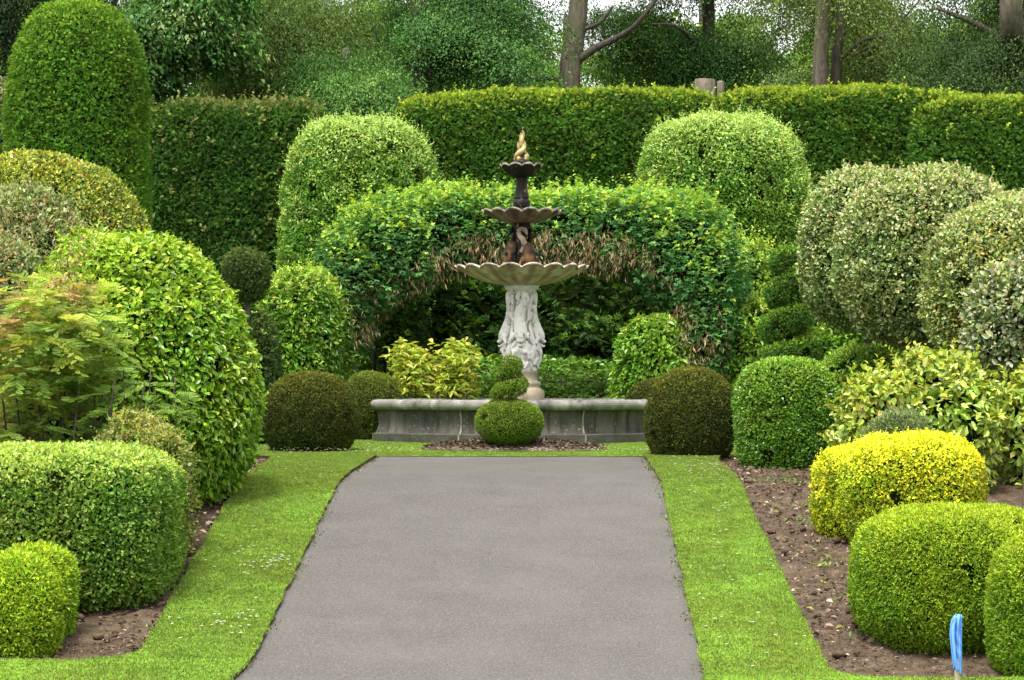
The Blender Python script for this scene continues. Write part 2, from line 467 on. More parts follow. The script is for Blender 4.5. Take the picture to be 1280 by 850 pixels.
def ground():
    ys = np.concatenate([np.arange(-40, 8, 4.0), np.arange(8, 60, .5), np.arange(60, 130, 6), np.array([160, 260, 500, 1000, 2500.])])
    xs = np.concatenate([-np.array([2500, 900, 300, 120, 60, 30.]), np.arange(-20, 20.1, 2), np.array([30, 60, 120, 300, 900, 2500.])])
    X, Y = np.meshgrid(xs, ys, indexing='ij')
    V = np.stack([X, Y, gz(Y) - .06], -1).reshape(-1, 3)
    m = noise_mat('rough_ground', [(0.3, (.03, .06, .012)), (0.7, (.07, .10, .02))], .8, rough=.95)
    tag(obj('ground', Chunk(V, [grid_faces(len(xs), len(ys))]), m), kind='structure')

def soil_beds():
    # beds on both sides of the ramp, and the terrace soil under the shrubs
    ch = []
    for (x0, x1, d0, d1, s) in ((-7, -2.7, 22.0, 39.0, 1), (2.2, 7.5, 21.7, 40.0, 2)):
        xs = np.arange(x0, x1, .05); ys = np.arange(d0, d1, .06)
        X, Y = np.meshgrid(xs, ys, indexing='ij')
        V = np.stack([X, Y, gz(Y)], -1).reshape(-1, 3)
        V[:, 2] += -.006 + .035 * fbm(V * np.array([3, 3, 0]) + s, 2, s) + .035 * fbm(V * np.array([9, 9, 0]) + s, 3, s + 9)
        ch.append(Chunk(V, [grid_faces(len(xs), len(ys))]))
    tag(obj('soil_bed', ch, M_SOIL), kind='structure')

def path():
    P, ds, xl, xr = strip(14, 37.5, .1, lambda d: PL(d) - .04, lambda d: PR(d) + .04, 24, .004)
    sh = P.shape
    tag(obj('path', Chunk(P.reshape(-1, 3), [grid_faces(sh[0], sh[1])]), M_ASPH), kind='structure')

LAWN = []
def lawn_piece(d0, d1, fl, fr, nx, jit=.02, step=.1, seed=0, h=.05):
    P, ds, xl, xr = strip(d0, d1, step, fl, fr, nx, h, jit=jit, seed=seed)
    n, m = P.shape[:2]
    base = P.copy(); base[..., 2] = gz(P[..., 1]) - .06
    V = np.concatenate([P.reshape(-1, 3), base.reshape(-1, 3)]); o = n * m
    f = grid_faces(n, m)
    idx = np.arange(n * m).reshape(n, m)
    side = []
    for line in (idx[:, 0], idx[::-1, -1], idx[::-1, 0 * 1:1][:0].ravel(), idx[0, ::-1], idx[-1, :]):
        if len(line) < 2: continue
        side.append(np.stack([line[:-1], line[1:], line[1:] + o, line[:-1] + o], -1))
    LAWN.append((P, ds, xl, xr, h))
    return [Chunk(V, [f], mat=0), Chunk(V, [np.concatenate(side)], mat=1, smooth=False)]

def lawns():
    ch = []
    ch += lawn_piece(22.4, 37.4, XL, PL, 10, seed=1)
    ch += lawn_piece(14.0, 22.4, lambda d: -9.0, PL, 40, seed=2)
    ch += lawn_piece(21.8, 37.4, PR, XR, 10, seed=3)
    ch += lawn_piece(14.0, 21.8, PR, lambda d: 9.0, 40, seed=4)
    ch += lawn_piece(37.4, 46.2, lambda d: -5.2, lambda d: 5.4, 60, jit=.0, seed=5, h=.014)
    ch += lawn_piece(36.6, 37.4, lambda d: -4.2, lambda d: XL(d) + .02, 8, jit=.01, seed=6)
    tag(obj('lawn', ch, [M_TURF, M_EDGE]), kind='structure')
    # short mown blades
    Ps = []
    for i, (P, ds, xl, xr, h) in enumerate(LAWN):
        dens = [9000, 6000, 9000, 6000, 3000, 5000][i]
        if i in (1, 3): sel = ds > 19.8
        else: sel = ds < 43
        d_, l_, r_ = ds[sel], xl[sel], xr[sel]
        if i == 1: l_ = np.maximum(l_, -4.6)
        if i == 3: r_ = np.minimum(r_, 4.6)
        wdt = r_ - l_; area = wdt.mean() * (d_[-1] - d_[0]); n = int(area * dens)
        k = RS.choice(len(d_) - 1, n, p=wdt[:-1] / wdt[:-1].sum()); f = RS.rand(n)
        D = d_[k] + f * (d_[k + 1] - d_[k]); u = RS.rand(n) * 1.02 - .01
        lo = l_[k] + f * (l_[k + 1] - l_[k]); hi = r_[k] + f * (r_[k + 1] - r_[k])
        X = lo + u * (hi - lo)
        Ps.append(np.stack([X, D, gz(D) + h - .005], -1))
    P = np.concatenate(Ps); n = len(P)
    big = fbm(P * np.array([.9, .5, 0]), 3, 91); fine = fbm(P * np.array([6, 6, 0]), 2, 92)
    T = np.stack([.8 * RS.randn(n), .8 * RS.randn(n), np.ones(n)], -1)
    C = pick_cols(n, [(3, G(.088, .166, .020)), (3, G(.108, .193, .026)), (1.2, G(.15, .222, .038)), (.15, G(.30, .30, .10))], .16)
    C = C * (1 + .13 * big + .13 * fine)[:, None]; C[:, 0] *= 1 + .10 * fbm(P * np.array([1.7, .9, 0]), 3, 97)
    L = (.016 + .013 * RS.rand(n))
    ch = leaves(P, T, RS.randn(n, 3), L, .40, np.clip(C, .003, .8), 'diamond')
    tag(obj('grass', ch, [M_GRASS]), kind='stuff')
    # ragged moss and grass tufts along the path edges
    ds = RS.uniform(20.5, 37.2, 5200); sd = RS.rand(5200) < .5
    keep = vnoise(np.stack([ds * 3.1, sd * 9.0, ds * 0], -1), 3) > .45
    ds, sd = ds[keep], sd[keep]; n = len(ds)
    X = np.where(sd, np.array([PL(d) for d in ds]) + RS.rand(n) ** 3 * .10 - .02, np.array([PR(d) for d in ds]) - RS.rand(n) ** 3 * .10 + .02)
    P = np.stack([X, ds, gz(ds) + .004], -1)
    T = np.stack([.8 * RS.randn(n), .8 * RS.randn(n), .7 + 0 * X], -1)
    C = pick_cols(n, [(2, G(.06, .085, .02)), (1.5, G(.11, .19, .02)), (2, G(.09, .066, .045)), (.8, G(.2, .16, .11))], .25)
    tag(obj('edge_moss', leaves(P, T, RS.randn(n, 3), .010 + .018 * RS.rand(n), .6, C, 'diamond'), [M_CHIP]), kind='stuff')

def litter():
    # chips, dead leaves and small stones on the soil
    Ps = []
    for (x0, x1, d0, d1, n) in ((-4.2, XLb + .02, 22.5, 37, 26000), (2.45, 4.6, 22, 38, 34000)):
        D = d0 + (d1 - d0) * RS.rand(n); X = x0 + (x1 - x0) * RS.rand(n)
        k = fbm(np.stack([X * 1.6, D * 1.6, D * 0], -1), 2, 8) + .7 * RS.randn(n) > .15
        Ps.append(np.stack([X, D, gz(D) + .012 + .012 * RS.rand(n)], -1)[k])
    P = np.concatenate(Ps); n = len(P)
    T = np.stack([RS.randn(n), RS.randn(n), .25 * RS.randn(n)], -1)
    C = pick_cols(n, [(4, G(.06, .038, .024)), (3, G(.12, .08, .052)), (2, G(.17, .12, .09)), (.55, G(.32, .25, .19)), (.2, G(.22, .09, .05)), (.2, G(.08, .13, .03))], .25)
    L = .010 + .034 * RS.rand(n) ** 3
    tag(obj('leaf_litter', leaves(P, T, np.array([0, 0, 1.]) + .5 * RS.randn(n, 3), L, .7, C, 'leaf'), [M_CHIP]), kind='stuff')
    cl = []
    for k in range(420):
        sdx = RS.rand() < .42
        d = RS.uniform(22.7, 34); x = RS.uniform(-4.0, XLb - .06) if sdx else RS.uniform(2.52, 3.9)
        r = .014 + .03 * RS.rand() ** 2
        cl.append(ellipsoid((x, d, gz(d) + r * .25), (r * RS.uniform(.8, 1.4), r, r * .75), 9, 6, bump=.5, seed=k))
    tag(obj('soil_clods', cl, [M_SOIL]), kind='stuff')
    # bigger curled dead leaves along the lawn edge
    n = 420
    D = RS.uniform(22.6, 36, n); s = RS.rand(n) < .45
    X = np.where(s, XLb - .03 - .35 * RS.rand(n) ** 2, XRb + .04 + .5 * RS.rand(n) ** 1.5 + .012 * np.maximum(0, D - 29))
    P = np.stack([X, D, gz(D) + .03], -1)
    C = pick_cols(n, [(3, G(.28, .21, .15)), (2, G(.2, .13, .08)), (1, G(.36, .30, .23)), (.5, G(.28, .26, .06))], .2)
    T = np.stack([RS.randn(n), RS.randn(n), .2 * RS.randn(n)], -1)
    tag(obj('fallen_leaves', leaves(P, T, np.array([0, 0, 1.]) + .4 * RS.randn(n, 3), .035 + .05 * RS.rand(n), .55, C, 'leaf'), [M_CHIP]), kind='stuff')
    # seedlings in the right bed
    n = 220; D = RS.uniform(24, 36, n); k = RS.randint(0, 26, n); cx = RS.uniform(2.7, 3.6, 26); cd = RS.uniform(23, 35, 26)
    X = cx[k] + .07 * RS.randn(n); D = cd[k] + .1 * RS.randn(n)
    P = np.stack([X, D, gz(D) + .015], -1); T = np.stack([RS.randn(n), RS.randn(n), .7 + 0 * X], -1)
    tag(obj('weeds', leaves(P, T, RS.randn(n, 3), .05, .5, pick_cols(n, [(1, G(.07, .16, .03)), (1, G(.12, .2, .04))]), 'leaf'), [M_LEAF]), kind='stuff')

def daisies():
    P = []
    for (cx, cd, sx, sd, n) in ((-2.35, 26.2, .25, .5, 26), (-2.1, 24.2, .15, .5, 14), (-2.2, 26.3, .1, .2, 22), (-2.35, 23.6, .3, .25, 26), (2.0, 27.5, .25, 2.5, 50), (2.25, 33.5, .25, 1.4, 90), (1.95, 23.4, .2, .8, 12),
                                (-2.4, 31, .3, 2.5, 30), (-3.0, 38.5, .8, .8, 120), (3.0, 38.5, .8, .8, 60), (-1.0, 38.2, 1.0, .4, 160), (1.2, 38.0, .8, .4, 120)):
        P.append(np.stack([cx + sx * RS.randn(n), cd + sd * RS.randn(n)], -1))
    P = np.concatenate(P)
    ok = np.array([((d < 37.4) and ((XL(d) + .05 < x < PL(d) - .05) or (PR(d) + .05 < x < XR(d) - .05))) or (37.5 < d < 43) for x, d in P])
    P = P[ok]; n = len(P)
    c = np.stack([P[:, 0], P[:, 1], gz(P[:, 1]) + .075], -1)
    m = 7; a = np.tile(np.arange(m) * 2 * math.pi / m, n) + np.repeat(RS.rand(n), m)
    T = np.stack([np.cos(a), np.sin(a), .15 * np.ones(len(a))], -1)
    pet = leaves(np.repeat(c, m, 0), T, np.tile([0, 0, 1.], (n * m, 1)), .017, .65, np.tile(np.array([[.8, .8, .76]]), (n * m, 1)), 'diamond')
    eye = leaves(c + np.array([-.004, 0, .003]), np.tile([1., 0, 0], (n, 1)), np.tile([0, 0, 1.], (n, 1)), .008, .9, np.tile(np.array([[.6, .42, .03]]), (n, 1)), 'diamond')
    tag(obj('daisies', [pet, eye], [M_CHIP]), kind='stuff')

ground(); soil_beds(); path(); lawns(); litter(); daisies()

def spiral_bed():
    n, m = 64, 14
    a = np.arange(n) * 2 * math.pi / n; r = np.linspace(0.02, 1, m)
    X = np.cos(a)[:, None] * r * 1.28 + .02; Y = 39.25 + np.sin(a)[:, None] * r * .72
    wob = 1 + .04 * np.sin(5 * a)[:, None]
    Z = gz(Y) + .046 + .10 * (1 - r[None] ** 2) * np.ones_like(X) - .02 * (r[None] > .99)
    V = np.stack([X * wob, Y, Z], -1).reshape(-1, 3); V[:, 2] += .015 * fbm(V * 9, 3, 2)
    Pn = 2200; q = RS.rand(Pn) ** .5; aa = RS.rand(Pn) * 6.28
    X2 = np.cos(aa) * q * 1.25 + .02; Y2 = 39.25 + np.sin(aa) * q * .70
    P = np.stack([X2, Y2, gz(Y2) + .062 + .10 * (1 - q ** 2)], -1)
    C = pick_cols(Pn, [(4, G(.06, .035, .025)), (2, G(.11, .07, .05)), (.35, G(.32, .26, .21))], .25)
    T = np.stack([RS.randn(Pn), RS.randn(Pn), .25 * RS.randn(Pn)], -1)
    ch = [Chunk(V, [grid_faces(n, m, True)], mat=0),
          leaves(P, T, np.array([0, 0, 1.]) + .5 * RS.randn(Pn, 3), .03 + .03 * RS.rand(Pn), .6, C, 'leaf', mat=1)]
    tag(obj('bark_mulch', ch, [M_SOIL, M_CHIP]), kind='stuff')
spiral_bed()

# ================================================================== POOL + FOUNTAIN
FX, FD = float(at(652, 480, 43.2)[0]), 43.2
PXM = 43.2 / F                       # metres per photo pixel at the fountain
fz = lambda y: float(at(652, y, FD)[2])
M_WALL = noise_mat('weathered_limestone', [(0.25, (.03, .029, .023)), (0.5, (.066, .062, .049)), (0.75, (.14, .132, .108))], 2.2, detail=8, rough=.9, bump=.5, bscale=25, stretch=(1, 1, .45),
                   layers=[(3.2, (2.5, 2.5, .25), .48, .62, (.018, .018, .013), .8), (8, (1, 1, .3), .55, .7, (.06, .065, .03), .6), (22, (1, 1, 1), .62, .7, (.28, .26, .22), .5)])
M_BASE = noise_mat('dark_base_stone', [(0.3, (.022, .021, .017)), (0.7, (.085, .08, .064))], 3, detail=8, rough=.9, bump=.5, bscale=25, layers=[(5, (1, 1, .6), .5, .65, (.05, .06, .025), .6), (20, (1, 1, 1), .62, .7, (.2, .19, .16), .5)])  # base course, darker than the wall above it
M_COPE = noise_mat('lichened_coping', [(0.3, (.09, .085, .07)), (0.55, (.20, .19, .165)), (0.75, (.34, .325, .29))], 4, detail=8, rough=.9, bump=.4, bscale=30,
                   layers=[(7, (1, 1, .6), .52, .66, (.05, .05, .045), .8)])
M_MORTAR = noise_mat('mortar', [(0.3, (.17, .16, .135)), (0.7, (.27, .25, .21))], 20, rough=.95)
M_WATER = noise_mat('pool_water', [(0.4, (.012, .02, .012)), (0.6, (.02, .03, .018))], 3, rough=.08, bump=.05, spec=.5)

def octagon(prof, cx, cy, mat=0, smooth=False, closed=True):
    """extrude a profile (apothem radius, z) round a regular octagon with a facet facing the camera"""
    prof = np.array(prof, float); k = len(prof); a = math.radians(22.5) + np.arange(8) * math.pi / 4 - math.pi / 2
    sec = 1 / math.cos(math.pi / 8)
    V = np.stack([np.cos(a)[:, None] * prof[None, :, 0] * sec + cx, np.sin(a)[:, None] * prof[None, :, 0] * sec + cy, np.repeat(prof[None, :, 1], 8, 0)], -1).reshape(-1, 3)
    return Chunk(V, [grid_faces(8, k, True)], mat=mat, smooth=smooth)

def pool():
    z0 = float(gz(41.0)) - .08
    ff = lambda y: float(at(652, y, 41.05)[2])
    root = empty('fountain_pool', (FX, FD, float(gz(FD))), 'low octagonal grey stone pool with rolled coping around the tiered fountain', 'pool')
    A = 2.13
    pl = [(A - .3, ff(542.5)), (A + .035, ff(542.5)), (A + .055, ff(544)), (A + .055, z0), (A - .3, z0)]
    part('base_course', octagon(pl, FX, FD), M_BASE, root)
    zt, zb = ff(513), ff(543)
    u = np.linspace(0, 1, 9)
    wall = [(A - .030 * math.sin(math.pi * t) ** .8 - .008 * (1 - t), zt + (zb - zt) * t) for t in u]
    part('wall', octagon([(A - .28, zt)] + wall + [(A - .28, zb)], FX, FD), M_WALL, root)
    t = np.linspace(-math.pi / 2, math.pi / 2, 9)
    zm = (ff(500) + ff(513)) / 2; hr = (ff(500) - ff(513)) / 2
    cop = [(A - .30, ff(513))] + [(A + .02 + .07 * math.cos(x), zm + hr * math.sin(x)) for x in t] + [(A - .30, ff(500)), (A - .33, ff(503)), (A - .33, ff(516))]
    part('coping', octagon(cop, FX, FD, smooth=False), M_COPE, root)
    # vertical mortar joints at the facet corners and facet centres
    jm = []
    for k in range(8):
        a = k * math.pi / 4 - math.pi / 2 + math.radians(22.5)
        r = A / math.cos(math.pi / 8)
        for zz0, zz1, off in ((zb, zt, -.03), (z0, zb, .062)):
            c = np.array([FX + math.cos(a) * (r + off), FD + math.sin(a) * (r + off), 0])
            w = .012; tang = np.array([-math.sin(a), math.cos(a), 0]); rad = np.array([math.cos(a), math.sin(a), 0])
            zs = np.linspace(zz0, zz1, 6)
            V = []
            for z in zs:
                tt = (z - zz0) / (zz1 - zz0); dent = -.045 * math.sin(math.pi * tt) ** .8 if off < 0 else 0
                for s in (-1, 1):
                    V.append(c + tang * w * s + rad * (dent + .036 if off < 0 else 0) + np.array([0, 0, z]))
                    
            jm.append(Chunk(np.array(V), [grid_faces(len(zs), 2)], smooth=False))
        part('mortar_joint', jm[-2:], M_MORTAR, root)
    zw = ff(512)
    part('water', octagon([(A - .33, zw), (.01, zw)], FX, FD), M_WATER, root)
    part('pool_floor', octagon([(A - .25, z0 + .03), (.01, z0 + .03)], FX, FD), M_WALL, root)
pool()

M_PED = noise_mat('painted_stone', [(0.3, (.60, .58, .52)), (0.6, (.76, .74, .68))], 3, rough=.75, bump=.7, bscale=9,
                  layers=[(5, (1, 1, .6), .55, .68, (.36, .31, .23), .45), (16, (1, 1, .6), .58, .67, (.12, .095, .07), .75), (2.5, (1, 1, 1), .55, .75, (.46, .41, .33), .5)])
M_PLINTH = noise_mat('tan_stone', [(0.3, (.24, .195, .13)), (0.7, (.42, .36, .25))], 4, rough=.85, bump=.4, bscale=20, layers=[(5, (1, 1, .5), .55, .7, (.13, .10, .07), .6)])
M_OCHRE = noise_mat('stained_bowl_paint', [(0.3, (.46, .37, .19)), (0.7, (.68, .58, .38))], 3, rough=.6, radial=(18, (.17, .10, .05), .8), bump=.2, stretch=(1, 1, .4),
                    layers=[(5, (1, 1, .25), .5, .7, (.14, .09, .05), .7), (9, (1, 1, .4), .58, .7, (.12, .14, .05), .5)])
M_RIM = noise_mat('rusty_rim', [(0.3, (.20, .14, .10)), (0.7, (.52, .46, .38))], 11, rough=.8, layers=[(14, (1, 1, 1), .52, .65, (.10, .055, .035), .8)])
M_DARKRIM = noise_mat('dark_rusty_rim', [(0.35, (.05, .035, .026)), (0.65, (.32, .27, .21))], 12, rough=.8)
M_BLACK = noise_mat('black_iron', [(0.3, (.005, .005, .0045)), (0.7, (.018, .016, .014))], 8, rough=.55, spec=.2, bump=.4, bscale=25, layers=[(12, (1, 1, 1), .62, .70, (.30, .19, .07), .7)])
M_DARKBOWL = noise_mat('dark_gilded_iron', [(0.35, (.035, .026, .011)), (0.7, (.11, .085, .035))], 6, rough=.55, radial=(14, (.006, .005, .0045), .98), bump=.3, stretch=(1, 1, .4), layers=[(7, (1, 1, .4), .55, .7, (.2, .15, .06), .6)])
M_GOLD = noise_mat('worn_gilding', [(0.3, (.16, .11, .035)), (0.65, (.50, .38, .15))], 9, rough=.45, bump=.3, bscale=25, metallic=.25, layers=[(14, (1, 1, 1), .58, .68, (.03, .025, .015), .9)])
M_RUST = noise_mat('rust_brown', [(0.35, (.02, .014, .01)), (0.55, (.12, .06, .025)), (0.75, (.26, .16, .07))], 7, rough=.75, bump=.4)

def bowl(ro, yrim, ybot, rin, nsc, wave, mats, root, name):
    zr, zb = fz(yrim), fz(ybot)
    H = zr - zb
    prof_out = [(rin, zb), (rin + (ro - rin) * .28, zb + H * .10), (rin + (ro - rin) * .55, zb + H * .33), (rin + (ro - rin) * .80, zb + H * .66), (ro * .965, zr - H * .07)]
    def flute(R, Z, A, I):
        u = np.clip((R - rin) / (ro - rin), 0, 1)
        w = np.abs(np.cos(A * nsc / 2)) ** .7
        return R * (1 + .085 * np.sqrt(np.maximum(u, 0)) * (w - .6) * (1.15 - .6 * u)), Z + wave * u ** 3 * (w - .6) * 1.9
    sm = spline(prof_out, 16)
    part(name, lathe(sm, nsc * 10, (FX, FD, 0), flute), mats[0], root)
    b = bpy.data.objects[root_children_last(root)]
    t = .018
    rim = [(ro * .962, zr - H * .075), (ro * 1.0, zr - t), (ro * 1.012, zr), (ro * 1.0, zr + t), (ro * .96, zr + t * .6), (ro * .90, zr - H * .12)]
    r_ = obj('rim', lathe(rim, nsc * 10, np.array((FX, FD, 0)) - np.array(root_loc(b)), flute), mats[1], b)
    ins = [(ro * .90, zr - H * .12), (rin + (ro - rin) * .5, zb + H * .5), (rin * .3, zb + H * .3)]
    obj('bowl_interior', lathe(spline(ins, 8), nsc * 10, np.array((FX, FD, 0)) - np.array(root_loc(b)), flute), mats[0], b)

LAST = {}
_part = part
def part(name, chunks, mats, root, label=None):
    o = _part(name, chunks, mats, root, label)
    # children of an Empty keep the Empty's location as their own origin
    LAST[root.name] = o.name
    return o
def root_children_last(root): return LAST[root.name]

def swirl_creature(base, hd, mats, root, name, s=1.0, tail=1.0):
    pass

def fountain():
    root = empty('tiered_fountain', (FX, FD, float(gz(FD))), 'three tiered ornate fountain with scalloped bowls on a white carved pedestal', 'fountain')
    C = np.array((FX, FD, 0.0)); m = PXM
    # plinth (tan, stepped)
    pr = [(.0, fz(463)), (20 * m, fz(463)), (20.5 * m, fz(465)), (19.5 * m, fz(467)), (19.5 * m, fz(474)), (21 * m, fz(476)), (24 * m, fz(478)), (24 * m, fz(481)), (22.5 * m, fz(483)),
          (25 * m, fz(486)), (28 * m, fz(488)), (28.5 * m, fz(497)), (28.5 * m, fz(520)), (0.01, fz(520))]
    part('plinth', lathe(pr, 40, C), M_PLINTH, root)
    # pedestal shaft: lumpy acanthus trunk
    sh = [(20 * m, fz(463)), (19.5 * m, fz(458)), (19 * m, fz(452)), (20.5 * m, fz(445)), (21.5 * m, fz(438)), (18 * m, fz(428)), (14 * m, fz(415)), (12.5 * m, fz(400)), (12 * m, fz(385)),
          (13 * m, fz(372)), (15.5 * m, fz(366)), (16.5 * m, fz(365.5)), (18.5 * m, fz(363)), (20.5 * m, fz(361)), (21.5 * m, fz(359)), (21.5 * m, fz(356)), (0.01, fz(356))]
    def rough(R, Z, A, I):
        p = np.stack([np.cos(A) * 2.2, np.sin(A) * 2.2, Z * 5], -1).reshape(-1, 3)
        n = fbm(p, 3, 4).reshape(R.shape); z1, z0 = fz(425), fz(460)
        msk = np.clip((Z - z0) / .1, 0, 1) * np.clip((z1 + .1 - Z) / .1, 0, 1)
        ridge = 1 - np.abs(n) * 2.4
        return R + msk * (.055 * ridge + .02 * np.cos(4 * A)) , Z
    part('pedestal', lathe(spline(sh, 90), 96, C, rough), M_PED, root)
    # carved dolphins, head down, tail curling up under the capital
    for k in range(4):
        a = -math.pi / 2 + k * math.pi / 2 - .06
        rad = np.array([math.cos(a), math.sin(a), 0]); tan = np.array([-math.sin(a), math.cos(a), 0])
        P = lambda r, s, y: C + rad * r * m + tan * s * m + np.array([0, 0, fz(y)])
        body = spline([P(24, 0, 425), P(20.5, 0, 418), P(16, -.5, 409), P(13.5, -2, 400), P(12, -1, 390), P(12.5, 3, 381), P(14, 5.5, 374), P(15, 3, 368), P(15, -2, 368), P(15, -4, 373), P(15.5, -1.5, 377)], 54)
        rr = np.interp(np.linspace(0, 1, 54), [0, .08, .2, .35, .5, .65, .8, 1], [6.0, 8.2, 8.8, 7.8, 6.8, 5.4, 3.8, 2.2]) * m
        ch = [tube(body, rr, 14)]
        # brow, jaws with curled lips, cheek frills, eyes
        ch.append(tube(spline([P(18, 0, 420), P(24, 0, 423), P(28, 0, 427), P(30.5, 0, 426)], 12), np.array([6, 7, 7, 6.5, 6, 5.5, 5, 4.4, 3.8, 3, 2.4, 1.5]) * m, 12, flat=.6))
        ch.append(tube(spline([P(18, 0, 427), P(23, 0, 430.5), P(27, 0, 433), P(29, 0, 431.5)], 12), np.linspace(5.5, 1.6, 12) * m, 12, flat=.55))
        for s in (-1, 1):
            ch.append(ellipsoid(P(23, 5.0 * s, 419), np.array([2.2, 2.2, 2.2]) * m, 12, 8))
            ch.append(tube(spline([P(20, 7 * s, 418), P(21, 11 * s, 423), P(19, 14 * s, 428), P(20, 16 * s, 430)], 12), np.linspace(4.2, .8, 12) * m, 8))
            ch.append(tube(spline([P(19, 6 * s, 428), P(20, 10 * s, 434), P(18.5, 13 * s, 438)], 10), np.linspace(3.6, .8, 10) * m, 8))
            ch.append(tube(spline([P(14, 7 * s, 404), P(17, 11 * s, 398), P(18, 13 * s, 391)], 10), np.linspace(3.6, .8, 10) * m, 8))
        # tail fin
        for s in (-1, 1):
            ch.append(tube(spline([P(15.5, -1.5, 376), P(17, -1 + 4 * s, 380), P(17, -1 + 7 * s, 377)], 8), np.linspace(2.4, .7, 8) * m, 8, flat=.5))
        part('carved_dolphin', ch, M_PED, root)
        # leaf strap between two dolphins
        b = a + math.pi / 4
        rad2 = np.array([math.cos(b), math.sin(b), 0]); tan2 = np.array([-math.sin(b), math.cos(b), 0])
        Q = lambda r, s, y: C + rad2 * r * m + tan2 * s * m + np.array([0, 0, fz(y)])
        lf = [tube(spline([Q(17, 0, 462), Q(20, -2, 450), Q(21.5, 0, 440), Q(19, 2, 426), Q(15, 0, 410), Q(14, -1, 392), Q(15.5, 1, 378), Q(18, 2, 369)], 34), np.interp(np.linspace(0, 1, 34), [0, .3, .5, .8, 1], [4, 5.5, 4, 3, 3.6]) * m, 10, flat=.7)]
        for s in (-1, 1):
            lf.append(tube(spline([Q(18.5, 2 * s, 456), Q(21, 7 * s, 448), Q(22, 9 * s, 441), Q(23, 7 * s, 436)], 14), np.linspace(3.4, .9, 14) * m, 8))
            lf.append(tube(spline([Q(18, 1 * s, 446), Q(19, 8 * s, 455), Q(18.5, 12 * s, 461)], 12), np.linspace(3, .8, 12) * m, 8))
        part('acanthus_leaf', lf, M_PED, root)
    bowl(82 * m, 334.5, 356.5, 20 * m, 18, .032, (M_OCHRE, M_RIM), root, 'large_bowl')
    # figure group between the large and the middle bowl
    core = [(0.01, fz(346)), (13 * m, fz(346)), (14 * m, fz(338)), (11 * m, fz(330)), (7 * m, fz(318)), (6 * m, fz(305)), (7 * m, fz(294)), (9 * m, fz(286)), (12 * m, fz(283)), (10 * m, fz(281)), (10 * m, fz(277)), (0.01, fz(277))]
    part('figure_column', lathe(spline(core, 50), 32, C, lambda R, Z, A, I: (R * (1 + .07 * np.cos(6 * A + Z * 14)), Z)), M_BLACK, root)
    for k in range(3):
        a = -math.pi / 2 + .45 + k * 2 * math.pi / 3
        rad = np.array([math.cos(a), math.sin(a), 0]); tan = np.array([-math.sin(a), math.cos(a), 0])
        P = lambda r, s, y: C + rad * r * m + tan * s * m + np.array([0, 0, fz(y)])
        B = [tube(spline([P(9, 0, 333), P(13, 2, 326), P(15, 3, 318), P(12, 2, 310), P(8, -1, 303)], 26), np.interp(np.linspace(0, 1, 26), [0, .3, .55, .8, 1], [6, 8, 8.5, 6, 3]) * m, 14),
             ellipsoid(P(16, 2, 319), np.array([6.5, 6.5, 7]) * m, 20, 12, bump=.15, seed=k),
             tube(spline([P(13, -4, 322), P(17, -8, 327), P(16, -10, 333)], 10), np.linspace(4, 1.8, 10) * m, 8)]
        part('rusty_figure', B, M_RUST, root)
        a2 = a - .40; rad = np.array([math.cos(a2), math.sin(a2), 0]); tan = np.array([-math.sin(a2), math.cos(a2), 0])
        P = lambda r, s, y: C + rad * r * m + tan * s * m + np.array([0, 0, fz(y)])
        part('heron_neck', tube(spline([P(8, 0, 316), P(11, 3, 309), P(12, 1.5, 301), P(11, -3, 295), P(11, -4, 289), P(12, 0, 286.5), P(13, 4, 289), P(14, 6, 294)], 30),
                                np.interp(np.linspace(0, 1, 30), [0, .3, .7, .85, 1], [4.2, 3.4, 2.6, 3.0, .8]) * m, 10), noise_bone if k == 0 else M_BLACK, root)
        a3 = a + 1.0; rad = np.array([math.cos(a3), math.sin(a3), 0]); tan = np.array([-math.sin(a3), math.cos(a3), 0])
        P = lambda r, s, y: C + rad * r * m + tan * s * m + np.array([0, 0, fz(y)])
        lf = []
        for s in (-1, 0, 1):
            lf.append(tube(spline([P(7, 2 * s, 334), P(12, 5 * s, 327), P(15, 8 * s, 320), P(19, 10 * s, 317), P(21, 10 * s, 320)], 16), np.linspace(4.2, 1, 16) * m, 8))
            lf.append(tube(spline([P(10, 3 * s, 336), P(17, 6 * s, 333), P(21, 8 * s, 331)], 10), np.linspace(3.6, 1.5, 10) * m, 8))
        part('scroll_leaf', lf, M_BLACK, root)
        for s in (-1, 1):
            part('gilt_leaf', tube(spline([P(12, 9 * s, 336), P(18, 10 * s, 333), P(20, 13 * s, 328)], 10), np.linspace(3.2, .8, 10) * m, 8), M_GOLD, root)
    bowl(49 * m, 264.5, 279, 10 * m, 14, .028, (M_DARKBOWL, M_DARKRIM), root, 'middle_bowl')
    st = [(0.01, fz(277)), (10 * m, fz(275)), (9.5 * m, fz(262)), (8.5 * m, fz(260)), (9.5 * m, fz(257)), (9.8 * m, fz(252)), (8 * m, fz(249)), (8.6 * m, fz(247)), (7.4 * m, fz(240)), (6.6 * m, fz(228)), (7.5 * m, fz(222)), (9 * m, fz(219)), (0.01, fz(218))]
    part('upper_column', lathe(spline(st, 50), 48, C, lambda R, Z, A, I: (R * (1 + .06 * np.cos(8 * A)), Z)), M_BLACK, root)
    bowl(26.5 * m, 207, 222, 8 * m, 10, .02, (M_BLACK, M_DARKRIM), root, 'small_bowl')
    # gilded finial: entwined dolphins
    base = [(0.01, fz(212)), (9.5 * m, fz(206)), (10 * m, fz(202)), (7 * m, fz(199)), (5 * m, fz(196)), (0.01, fz(190))]
    part('finial_base', lathe(spline(base, 16), 24, C, lambda R, Z, A, I: (R * (1 + .1 * np.cos(5 * A)), Z)), M_BLACK, root)
    ch = []
